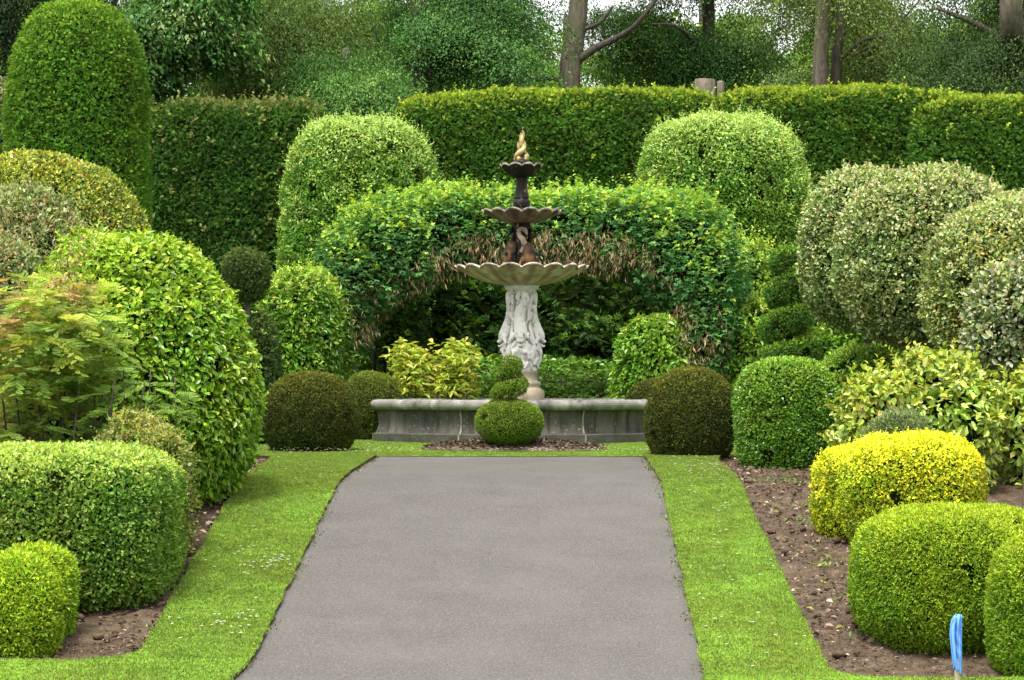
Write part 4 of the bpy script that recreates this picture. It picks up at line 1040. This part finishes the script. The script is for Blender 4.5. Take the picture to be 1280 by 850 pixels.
def arch():
    d0 = 46.2
    root = empty('laburnum_arch', (at(660, 480, d0)[0], d0, float(gz(d0))), 'curved leafy laburnum arch with hanging brown seed pods behind the fountain', 'arch')
    B = [(398, 345, 462, 445, 45.6), (400, 282, 500, 395, 45.8), (428, 252, 560, 362, 46.2), (490, 240, 620, 338, 46.6), (570, 240, 690, 333, 46.8), (650, 238, 770, 333, 46.8), (730, 238, 850, 342, 46.5), (790, 246, 912, 378, 46.1),
         (832, 285, 930, 400, 45.8), (850, 338, 920, 432, 45.5), (868, 380, 910, 464, 45.5)]
    lob = [pxlobe(*b, dr=1.1) for b in B]
    kw = dict(leaf=.085, w=1.0, tmpl='tri', cover=2.4, afill=.42, amp=.12, freq=1.6, amp2=.10, freq2=4.0, shell=.28, out=.10, outw=.8, upw=-.15, rnd=.6, flatn=.75, gap=.18, gapf=4,
              cols=[(3, G(.036, .13, .03)), (3, G(.055, .175, .038)), (1, G(.09, .22, .045))], tipcols=[(1.6, G(.20, .36, .035)), (1, G(.28, .42, .05)), (1.4, G(.12, .29, .04))], tipw=.85, tipmin=.2, seed=111, shoots=520, shoot_len=.28, inset=.32)
    part('foliage', shrub_chunks(lob, **kw), [M_LEAF, M_SHADED_TWIG], root)
    lob2 = [pxlobe(452, 350, 528, 450, 47.8), pxlobe(815, 360, 872, 455, 47.6)]
    part('inner_foliage', shrub_chunks(lob2, **dict(kw, seed=115, shoots=60, gap=.3, tipw=.3, cols=[(3, G(.03, .085, .012)), (1, G(.07, .15, .02))])), [M_LEAF, M_SHADED_TWIG], root)
    # hanging pods under the arch
    def pods(n, fx, seed):
        P, L = [], []
        for _ in range(n):
            x, y, d, sp = fx()
            c = at(x, y, d); k = RS.randint(2, 9)
            P.append(c + RS.randn(k, 3) * np.array([.05, .05, .06])); L.append(RS.uniform(.05, .14, k))
        return np.concatenate(P), np.concatenate(L)
    under = np.array([(430, 380), (470, 372), (510, 350), (550, 330), (600, 318), (650, 316), (700, 316), (750, 318), (800, 328), (845, 352), (875, 380), (905, 400)], float)
    def f1():
        x = RS.uniform(432, 905); y = np.interp(x, under[:, 0], under[:, 1]) + RS.uniform(-28, 20); return x, y, RS.uniform(45.2, 46.7), 1
    def f2():
        x = RS.uniform(842, 912); return x, RS.uniform(380, 470), RS.uniform(44.9, 46.4), 1
    def f3():
        x = RS.uniform(405, 470); return x, RS.uniform(355, 425), RS.uniform(44.9, 45.9), 1
    pc = [(2, G(.24, .17, .085)), (2, G(.15, .10, .05)), (1, G(.34, .27, .15)), (1, G(.09, .065, .03))]
    PP, LL = [], []
    for f, n in ((f1, 1900), (f2, 460), (f3, 300)):
        P, L = pods(n, f, 0); PP.append(P); LL.append(L)
    P = np.concatenate(PP); L = np.concatenate(LL)
    k = RS.rand(len(P)) < np.clip(.2 + 1.6 * (vnoise(P * 2.6, 5) - .3), .05, 1); P, L = P[k], L[k]; k = len(P)
    o = part('seed_pods', leaves(P, np.tile([0, 0, -1.], (k, 1)) + .35 * RS.randn(k, 3), RS.randn(k, 3) * np.array([1, 1, .1]), L, .16, pick_cols(k, pc, .25), 'diamond'), M_CHIP, root)
    o['kind'] = 'stuff'
    for (x, x2, r, d) in ((423, 430, .10, 45.6), (436, 442, .07, 45.9), (895, 888, .12, 45.6), (908, 900, .07, 46.1)):
        b, t = at(x, 478, d), at(x2, 385, d); b[2] = gz(d) - .1
        part('trunk', tube(spline([b, b * .55 + t * .45 + np.array([.04, 0, 0]), t], 14), np.linspace(r, r * .75, 14), 9), M_BARKLIGHT, root)
    for (x, d) in ((437, 45.7), (468, 47.2), (480, 47.6), (878, 45.7), (845, 47.2)):
        b, t = at(x, 480, d), at(x, 330, d); b[2] = gz(d) - .1
        part('iron_post', tube(np.array([b, (b + t) / 2, t]), .035, 10), M_BLACK, root)
    for d in (46.6, 47.2):
        P = spline([at(437, 345, d), at(470, 305, d), at(560, 283, d), at(660, 278, d), at(770, 283, d), at(850, 305, d), at(878, 345, d)], 40)
        part('iron_hoop', tube(P, .02, 8), M_BLACK, root)
arch()

# ================================================================== TREES
def tree(name, label, lobes, d, trunk=None, limbs=(), leaf=.09, w=.62, ncl=900, per=60, cols=None, thr=.35, freq=.5, droop=.35, spread=1.4, barkmat=None, seed=0, tmpl='diamond', group='trees behind the hedges', flat=.35, core=None):
    """crown made of leaf sprays spread through the lobes' volume"""
    gzd = float(gz(d))
    bx = trunk[0][0] if trunk is not None else lobes[0][0][0]
    root = empty(name, (bx, d, gzd), label, 'tree', group)
    Ce, Di = [], []
    sub = []
    for (c, r) in lobes:
        r = np.asarray(r, float)
        for _ in range(16):
            u = unit(RS.randn(3)); u[2] -= .25; u[1] = -abs(u[1]) if RS.rand() < .6 else u[1]
            k = RS.uniform(.38, .62)
            sub.append((np.asarray(c) + u * r * RS.uniform(.4, .95), r * np.array([k, k, k * .62])))
    lobes = sub
    vol = np.array([l[1][0] * l[1][1] * l[1][2] for l in lobes])
    zv = float(at(0, -40, d)[2])
    for (c, r), v in zip(lobes, vol / vol.sum()):
        n = int(ncl * v * 2.6) + 10
        u = unit(RS.randn(n, 3)); rad = RS.rand(n) ** .33
        P = np.asarray(c) + u * rad[:, None] * np.asarray(r)
        q = P.copy(); q[:, 2] += .45 * np.abs(P[:, 0] - c[0])
        keep = .7 * vnoise(q * np.array([freq, freq * .2, freq * 2.4]), seed + 3) + .3 * vnoise(q * np.array([2.2, .4, 3.5]) * freq, seed + 5) + .06 * (RS.rand(n) - .5) > thr + .16
        keep &= (P[:, 2] < zv) | (RS.rand(n) < .30)
        keep &= P[:, 2] > gzd + 2.2
        Ce.append(P[keep]); Di.append(u[keep])
    P = np.concatenate(Ce); U = np.concatenate(Di)
    if len(P) > ncl:
        i = RS.choice(len(P), ncl, replace=False); P, U = P[i], U[i]
    n = len(P)
    H = unit(np.stack([U[:, 0] + .5 * RS.randn(n), U[:, 1] + .5 * RS.randn(n), .12 * RS.randn(n) - .1], -1))
    S = unit(np.cross(H, np.array([0, 0, 1.])))
    ln = spread * (.6 + 1.0 * RS.rand(n)); br = 1 + .25 * RS.randn(n); br *= 1 + .6 * fbm(P * .7, 2, seed + 9)
    u = RS.rand(n, per); v = RS.uniform(-1, 1, (n, per)) * (1.05 - .8 * u)
    Q = (P[:, None] + H[:, None] * (ln[:, None] * (u - .35))[..., None] + S[:, None] * (ln[:, None] * .42 * v)[..., None])
    Q[..., 2] += -droop * ln[:, None] * u ** 2 * 1.4 + flat * .16 * ln[:, None] * RS.randn(n, per) - .25 * np.abs(v) * ln[:, None] * .4
    m = n * per
    Q = Q.reshape(m, 3)
    T = (np.repeat(H, per, 0) * .6 + np.repeat(S, per, 0) * np.sign(v).reshape(-1)[:, None] * .7 + np.array([0, 0, -.35 - droop]) + .35 * RS.randn(m, 3))
    C = np.repeat(pick_cols(n, cols, .12) * np.clip(br, .5, 1.6)[:, None], per, 0) * np.clip(1 + .12 * RS.randn(m, 1), .6, 1.5)
    L = leaf * np.clip(1 + .25 * RS.randn(m), .5, 1.6)
    part('crown', leaves(Q, T, np.tile([0, 0, 1.], (m, 1)) + .32 * RS.randn(m, 3), L, w, C, tmpl), [M_TREE], root)
    if trunk is not None:
        for (pts, r0, r1) in [(trunk[1], trunk[2], trunk[3])]:
            t = part('trunk', tube(spline(pts, 24), np.linspace(r0, r1, 24), 12), barkmat or M_BARK, root)
            tl = np.array(root_loc(t))
            for (lp, a, b) in limbs:
                o = obj('limb', tube(spline(lp, 22) - tl, np.linspace(a, b, 22), 8), M_BARK, t)
    return root

def tl(x0, y0, x1, y1, d, dy=None):
    c = at((x0 + x1) / 2, (y0 + y1) / 2, d); rx = (x1 - x0) / 2 / F * d; rz = (y1 - y0) / 2 / F * d
    return (c, (rx, dy or min(rx, 3.0), rz))
def trunkpts(xb, xt, d, ytop=-150):
    b = at(xb, 480, d); b[2] = gz(d) - .1; t = at(xt, ytop, d)
    return [b, b * .5 + t * .5 + np.array([.06, 0, 0]), t]

TG = lambda r, g, b: (r * .76, g * .74, b * .74)
GL = [(3, TG(.030, .075, .018)), (3, TG(.048, .11, .024)), (1, TG(.10, .17, .05))]
d = 58
tree('broadleaf_tree', 'glossy leaved mid green tree just right of the tall yew column', [tl(160, -60, 285, 150, d), tl(185, -150, 320, 60, d + 1), tl(175, 60, 262, 150, d - .5)], d, (at(215, 480, d), trunkpts(215, 222, d), .16, .08), leaf=.105, w=.55, ncl=1300, per=54,
     cols=[(3, TG(.05, .13, .026)), (2, TG(.08, .18, .036)), (1.2, TG(.22, .33, .12))], thr=.28, spread=.8, seed=201, tmpl='leaf', droop=.25, flat=1.0)
tree('conifer_tree', 'very dark conifer behind the top of the tall yew column', [tl(-90, -120, 75, 110, 60), tl(20, -160, 190, 40, 62)], 60, (at(10, 480, 60), trunkpts(10, 12, 60), .2, .1), leaf=.08, w=.4, ncl=900, per=64,
     cols=[(3, TG(.022, .05, .016)), (2, TG(.035, .07, .02))], thr=.30, seed=203)
d = 62
OL = [(3, TG(.08, .145, .03)), (3, TG(.11, .19, .038)), (1, TG(.17, .25, .06))]
tree('weeping_birch', 'olive green weeping tree above the dark hedge block', [tl(250, -120, 400, 135, d), tl(320, -160, 480, 75, d + 1.5)], d, (at(330, 480, d), trunkpts(330, 335, d), .17, .07), leaf=.055, w=.5, ncl=1500, per=96, cols=OL, thr=.25, droop=.75, spread=1.6, seed=205)
d = 60
tree('spreading_tree', 'rounded drooping green tree peeping over the gap between the two hedges', [tl(360, 38, 490, 150, d), tl(390, 60, 520, 165, d - 1)], d, (at(430, 480, d), trunkpts(430, 432, d, 60), .14, .07), leaf=.057, w=.55, ncl=900, per=96,
     cols=[(3, TG(.06, .15, .03)), (3, TG(.085, .20, .036)), (1, TG(.14, .26, .055))], thr=.22, droop=.6, seed=207)
d = 64
tree('beech_tree', 'tall dense green beech with layered boughs left of the leaning grey trunk', [tl(440, -170, 640, 60, d + 2), tl(500, 10, 660, 118, d - 1), tl(545, -60, 650, 80, d)], d, (at(530, 480, d), trunkpts(530, 520, d), .3, .2),
     limbs=[([at(526, 120, d), at(560, 90, d), at(610, 72, d)], .09, .03)], leaf=.060, w=.62, ncl=2000, per=96, cols=[(3, TG(.052, .14, .034)), (3, TG(.08, .195, .042)), (1, TG(.13, .26, .06))], thr=.30, droop=.3, spread=1.7, seed=209)
d = 66
b = at(712, 110, d); b[2] = gz(d) - .1
pts = [b, at(712, 112, d), at(717, 60, d), at(722, 20, d), at(726, -60, d), at(730, -200, d)]
tree('beech_tree', 'beech with a leaning bare grey trunk and side bough rising behind the hedge', [tl(590, -230, 760, 30, d + 1.5), tl(620, 30, 700, 118, d + 3), tl(730, -40, 850, 70, d + 2.2, 1.6), tl(700, -260, 900, -5, d)], d, (b, pts, .26, .19),
     limbs=[([at(718, 78, d), at(745, 60, d - .2), at(775, 45, d - .5), at(800, 25, d - .8), at(850, -40, d - 1)], .11, .035), ([at(714, 108, d), at(690, 98, d + .8), at(650, 100, d + 1.8), at(620, 92, d + 2)], .07, .03),
            ([at(727, 38, d), at(750, 28, d - .3), at(766, 8, d - .4)], .06, .03)],
     leaf=.057, w=.6, ncl=1300, per=88, cols=[(3, TG(.05, .12, .026)), (3, TG(.075, .17, .034)), (1, TG(.14, .23, .05))], thr=.44, freq=.7, droop=.3, spread=1.6, barkmat=M_BARKLIGHT, seed=211)
d = 69
tree('beech_tree', 'dark green tree with arching thin boughs between the leaning trunk and the twin trunks', [tl(790, -150, 960, 112, d), tl(840, -40, 940, 108, d - 1)], d, (at(880, 480, d), trunkpts(880, 885, d), .22, .12),
     limbs=[([at(884, 90, d), at(865, 50, d - 1.5), at(842, 32, d - 2.2), at(815, 30, d - 2.5)], .06, .02)], leaf=.057, w=.6, ncl=1500, per=88, cols=[(3, TG(.042, .115, .022)), (2, TG(.062, .155, .028))], thr=.38, freq=.6, droop=.45, seed=213)
d = 64
b = at(1030, 112, d); b[2] = gz(d) - .1
tree('lime_tree', 'pale olive tree with twin mossy grey trunks rising behind the main hedge', [tl(930, -220, 1130, 60, d + 2.6, 2.0), tl(1060, -40, 1160, 100, d + 2.2, 1.5), tl(945, 20, 1010, 112, d + 1, 1.2), tl(960, -60, 1100, 30, d - 1, .8)], d, (b, [b, at(1026, 110, d), at(1028, 40, d), at(1034, -100, d)], .19, .16),
     limbs=[([np.array([at(1042, 112, d)[0], d + .5, gz(d)]), at(1045, 100, d + .5), at(1050, 40, d + .5), at(1058, -60, d + .5)], .13, .11), ([at(1052, 72, d + .4), at(1080, 50, d), at(1110, 42, d), at(1150, 0, d)], .06, .02), ([at(1064, 70, d - .5), at(1085, 60, d - .5), at(1120, 52, d - .5)], .03, .012)],
     leaf=.057, w=.6, ncl=1300, per=88, cols=[(3, TG(.09, .15, .035)), (3, TG(.13, .20, .045)), (1, TG(.20, .28, .07))], thr=.42, freq=.7, droop=.55, barkmat=M_BARKLIGHT, seed=215)
d = 61
tree('beech_tree', 'broad dark tree with a pale trunk cut by the right top corner of the view', [tl(1110, 20, 1330, 135, d), tl(1170, -150, 1420, 90, d + 1.5)], d, (at(1268, 480, d), [at(1268, 480, d) * np.array([1, 1, 0]) + np.array([0, 0, gz(d)]), at(1268, 100, d), at(1264, 20, d - 1.5), at(1262, -100, d - 1.5)], .32, .2),
     limbs=[([at(1266, 60, d), at(1220, 30, d), at(1170, 10, d)], .1, .03)], leaf=.057, w=.62, ncl=1700, per=96, cols=[(3, TG(.046, .10, .024)), (3, TG(.068, .135, .03)), (1, TG(.11, .19, .045))], thr=.25, droop=.55, spread=1.7, barkmat=M_BARKLIGHT, seed=217)
# a further row, seen through the gaps
labs = ['yellow green tree far behind the dark conifer', 'green tree far behind the weeping birch', 'dark tree far behind the layered beech', 'sparse yellow green tree far behind the leaning grey trunk',
        'sparse light green tree far behind the arching thin boughs', 'thin light green tree far behind the twin trunks', 'dark green tree far behind the broad dark one']
for k, (x0, x1, yt, th) in enumerate(((-60, 160, -60, .3), (140, 420, -90, .3), (400, 620, -120, .3), (600, 800, -10, .52), (780, 960, -30, .48), (940, 1130, -40, .47), (1110, 1380, -120, .3))):
    d = 90 + RS.uniform(-4, 4)
    tree('distant_tree', labs[k], [tl(x0, yt, x1, 150, d), tl(x0 + 30, yt + 60, x1 + 20, 190, d + 2)], d, (at((x0 + x1) / 2, 480, d), trunkpts((x0 + x1) / 2, (x0 + x1) / 2 + 8, d, yt + 30), .3, .1), leaf=.11, w=.65, ncl=1100, per=73,
         cols=[(3, TG(.09, .20, .024)), (2, TG(.13, .25, .03)), (1, TG(.2, .3, .045))], thr=th - .15, freq=.9, droop=.3, spread=1.4, seed=230 + k)

def stump():
    d = 57.6
    for (x0, x1, yt, lab) in ((868, 893, 99, 'sawn grey tree stump showing just above the hedge top'), (896, 905, 102, 'narrow sawn stump beside the wider one above the hedge top')):
        c = at((x0 + x1) / 2, yt, d); r = (x1 - x0) / 2 / F * d
        z0 = float(gz(d)) - .1
        root = empty('tree_stump', (c[0], d, z0), lab, 'stump', 'sawn stumps behind the hedge')
        pr = [(r * 1.25, z0), (r * 1.12, c[2] - .5), (r, c[2] - .015), (r * .93, c[2])]
        part('trunk', lathe(pr, 22, (c[0], d, 0), lambda R, Z, A, I: (R * (1 + .06 * np.cos(5 * A) + .03 * np.cos(9 * A + 1)), Z)), M_BARKLIGHT, root)
        part('cut_face', lathe([(r * .935, c[2]), (r * .5, c[2] + .01), (.001, c[2] + .012)], 22, (c[0], d, 0), lambda R, Z, A, I: (R * (1 + .06 * np.cos(5 * A) + .03 * np.cos(9 * A + 1)), Z)), M_PLINTH, root)
stump()

# ================================================================== BLUE FLAG
def flag():
    d = 21.45
    m = d / F
    b = at(1197, 850, d); zg = float(gz(d)); zt = float(at(0, 768, d)[2])
    root = empty('furled_flag', (b[0], d, zg), 'furled blue cloth flag on a pale wooden stake before the lime mound', 'flag')
    wood = noise_mat('pale_stake_wood', [(0.3, (.46, .36, .22)), (0.7, (.62, .52, .36))], 6, stretch=(4, 4, .4), rough=.8)
    blue = noise_mat('blue_nylon', [(0.35, (.09, .26, .72)), (0.65, (.14, .35, .82))], 5, rough=.45, stretch=(6, 6, .6), bump=.15, bscale=20)
    part('stake', tube(np.array([[b[0], d, zg - .15], [b[0], d, zg + .25], [b[0], d, zt - .01]]), [.024, .024, .02], 10), wood, root)
    # folded sheet: closed wavy cross-section that narrows towards the hem
    n, k = 40, 26; V = []
    for j in range(k):
        t = j / (k - 1)
        z = zt - t * (zt - float(at(0, 838, d)[2]))
        xr = 5.2 * m * (1 + .02 * math.sin(9 * t)); xl = -np.interp(t, [0, .05, .14, .35, .6, .85, 1], [3.0, 6, 8.3, 9.8, 8.0, 6.5, 5.0]) * m + .0
        cx, w = (xr + xl) / 2, (xr - xl) / 2
        for i in range(n):
            a = i / n * 2 * math.pi
            fold = 1 + .0 * t
            dep = .036 * (1 + .55 * math.sin(5 * a + 2.6 * t + .6) + .32 * math.sin(11 * a - 5 * t) + .12 * math.sin(23 * t + 3 * a))
            V.append((b[0] + cx + w * math.cos(a) * (1 + .06 * math.sin(6 * a + 3 * t)), d - dep * math.sin(a) * (1 if j else .6), z - .03 * (t > .97) * math.sin(a * 2)))
    V = np.array(V + [(b[0] + m, d, zt + .004)])
    f = grid_faces(k, n)
    i = np.arange(k - 1) * n
    wrap = np.stack([i + n - 1, i, i + n, i + 2 * n - 1], -1)
    j = np.arange(n); capf = np.stack([j, (j + 1) % n, np.full(n, n * k)], -1)
    part('cloth', Chunk(V, [f, wrap, capf]), blue, root)
    # a loose outer fold
    P = spline([(b[0] - 3.0 * m, d - .035, zt - .012), (b[0] - 6.5 * m, d - .042, zt - .12), (b[0] - 5.0 * m, d - .046, zt - .28), (b[0] - 1.5 * m, d - .043, zt - .42)], 24)
    part('cloth_fold', tube(P, np.interp(np.linspace(0, 1, 24), [0, .3, 1], [.006, .014, .010]), 8), blue, root)
    P = spline([(b[0] + 4.5 * m, d - .03, zt - .425), (b[0] + 7.0 * m, d - .035, zt - .455), (b[0] + 9.2 * m, d - .03, zt - .475)], 10)
    part('tie_string', tube(P, .006, 6), noise_bone, root)
flag()

# ================================================================== LIGHT, SKY, CAMERA
EL, AZ = math.radians(66), math.radians(205)       # azimuth: direction the sun stands, clockwise from +Y
w = bpy.data.worlds.new("World"); scene.world = w; w.use_nodes = True
nt = w.node_tree; nt.nodes.clear()
sky = nt.nodes.new('ShaderNodeTexSky'); sky.sky_type = 'NISHITA'; sky.sun_disc = False
sky.sun_elevation = EL; sky.sun_rotation = AZ; sky.dust_density = 4.0; sky.air_density = 1.2; sky.ozone_density = .6
hs = nt.nodes.new('ShaderNodeHueSaturation'); hs.inputs['Saturation'].default_value = .12     # thin overcast: nearly white sky
bg = nt.nodes.new('ShaderNodeBackground'); bg.inputs['Strength'].default_value = .14
wo = nt.nodes.new('ShaderNodeOutputWorld')
nt.links.new(sky.outputs['Color'], hs.inputs['Color']); nt.links.new(hs.outputs['Color'], bg.inputs['Color']); nt.links.new(bg.outputs[0], wo.inputs['Surface'])

ld = bpy.data.lights.new('sun', 'SUN'); ld.energy = 1.5; ld.angle = math.radians(14); ld.color = (1, .965, .9)
lo = bpy.data.objects.new('sun', ld); COL.objects.link(lo)
sd_ = Vector((math.sin(AZ) * math.cos(EL), math.cos(AZ) * math.cos(EL), math.sin(EL)))
lo.rotation_euler = sd_.to_track_quat('Z', 'Y').to_euler(); lo.location = (0, 20, 30)

cd = bpy.data.cameras.new('camera'); cam = bpy.data.objects.new('camera', cd); COL.objects.link(cam)
cd.sensor_width = 36; cd.lens = 36 * F / 1280; cd.clip_end = 5000; cd.clip_start = .1
cam.location = (0, 0, EYE); cam.rotation_euler = (math.pi / 2 + PITCH, 0, 0)
scene.camera = cam
scene.view_settings.view_transform = 'Standard'; scene.view_settings.look = 'None'; scene.view_settings.gamma = 1
scene.view_settings.exposure = 1.74
scene.render.engine = 'CYCLES'
cy = scene.cycles
cy.max_bounces = 8; cy.diffuse_bounces = 5; cy.glossy_bounces = 2; cy.transmission_bounces = 3; cy.transparent_max_bounces = 4
cy.use_denoising = True
try: cy.denoiser = 'OPENIMAGEDENOISE'; cy.denoising_input_passes = 'RGB_ALBEDO_NORMAL'
except Exception: pass
cy.use_adaptive_sampling = True
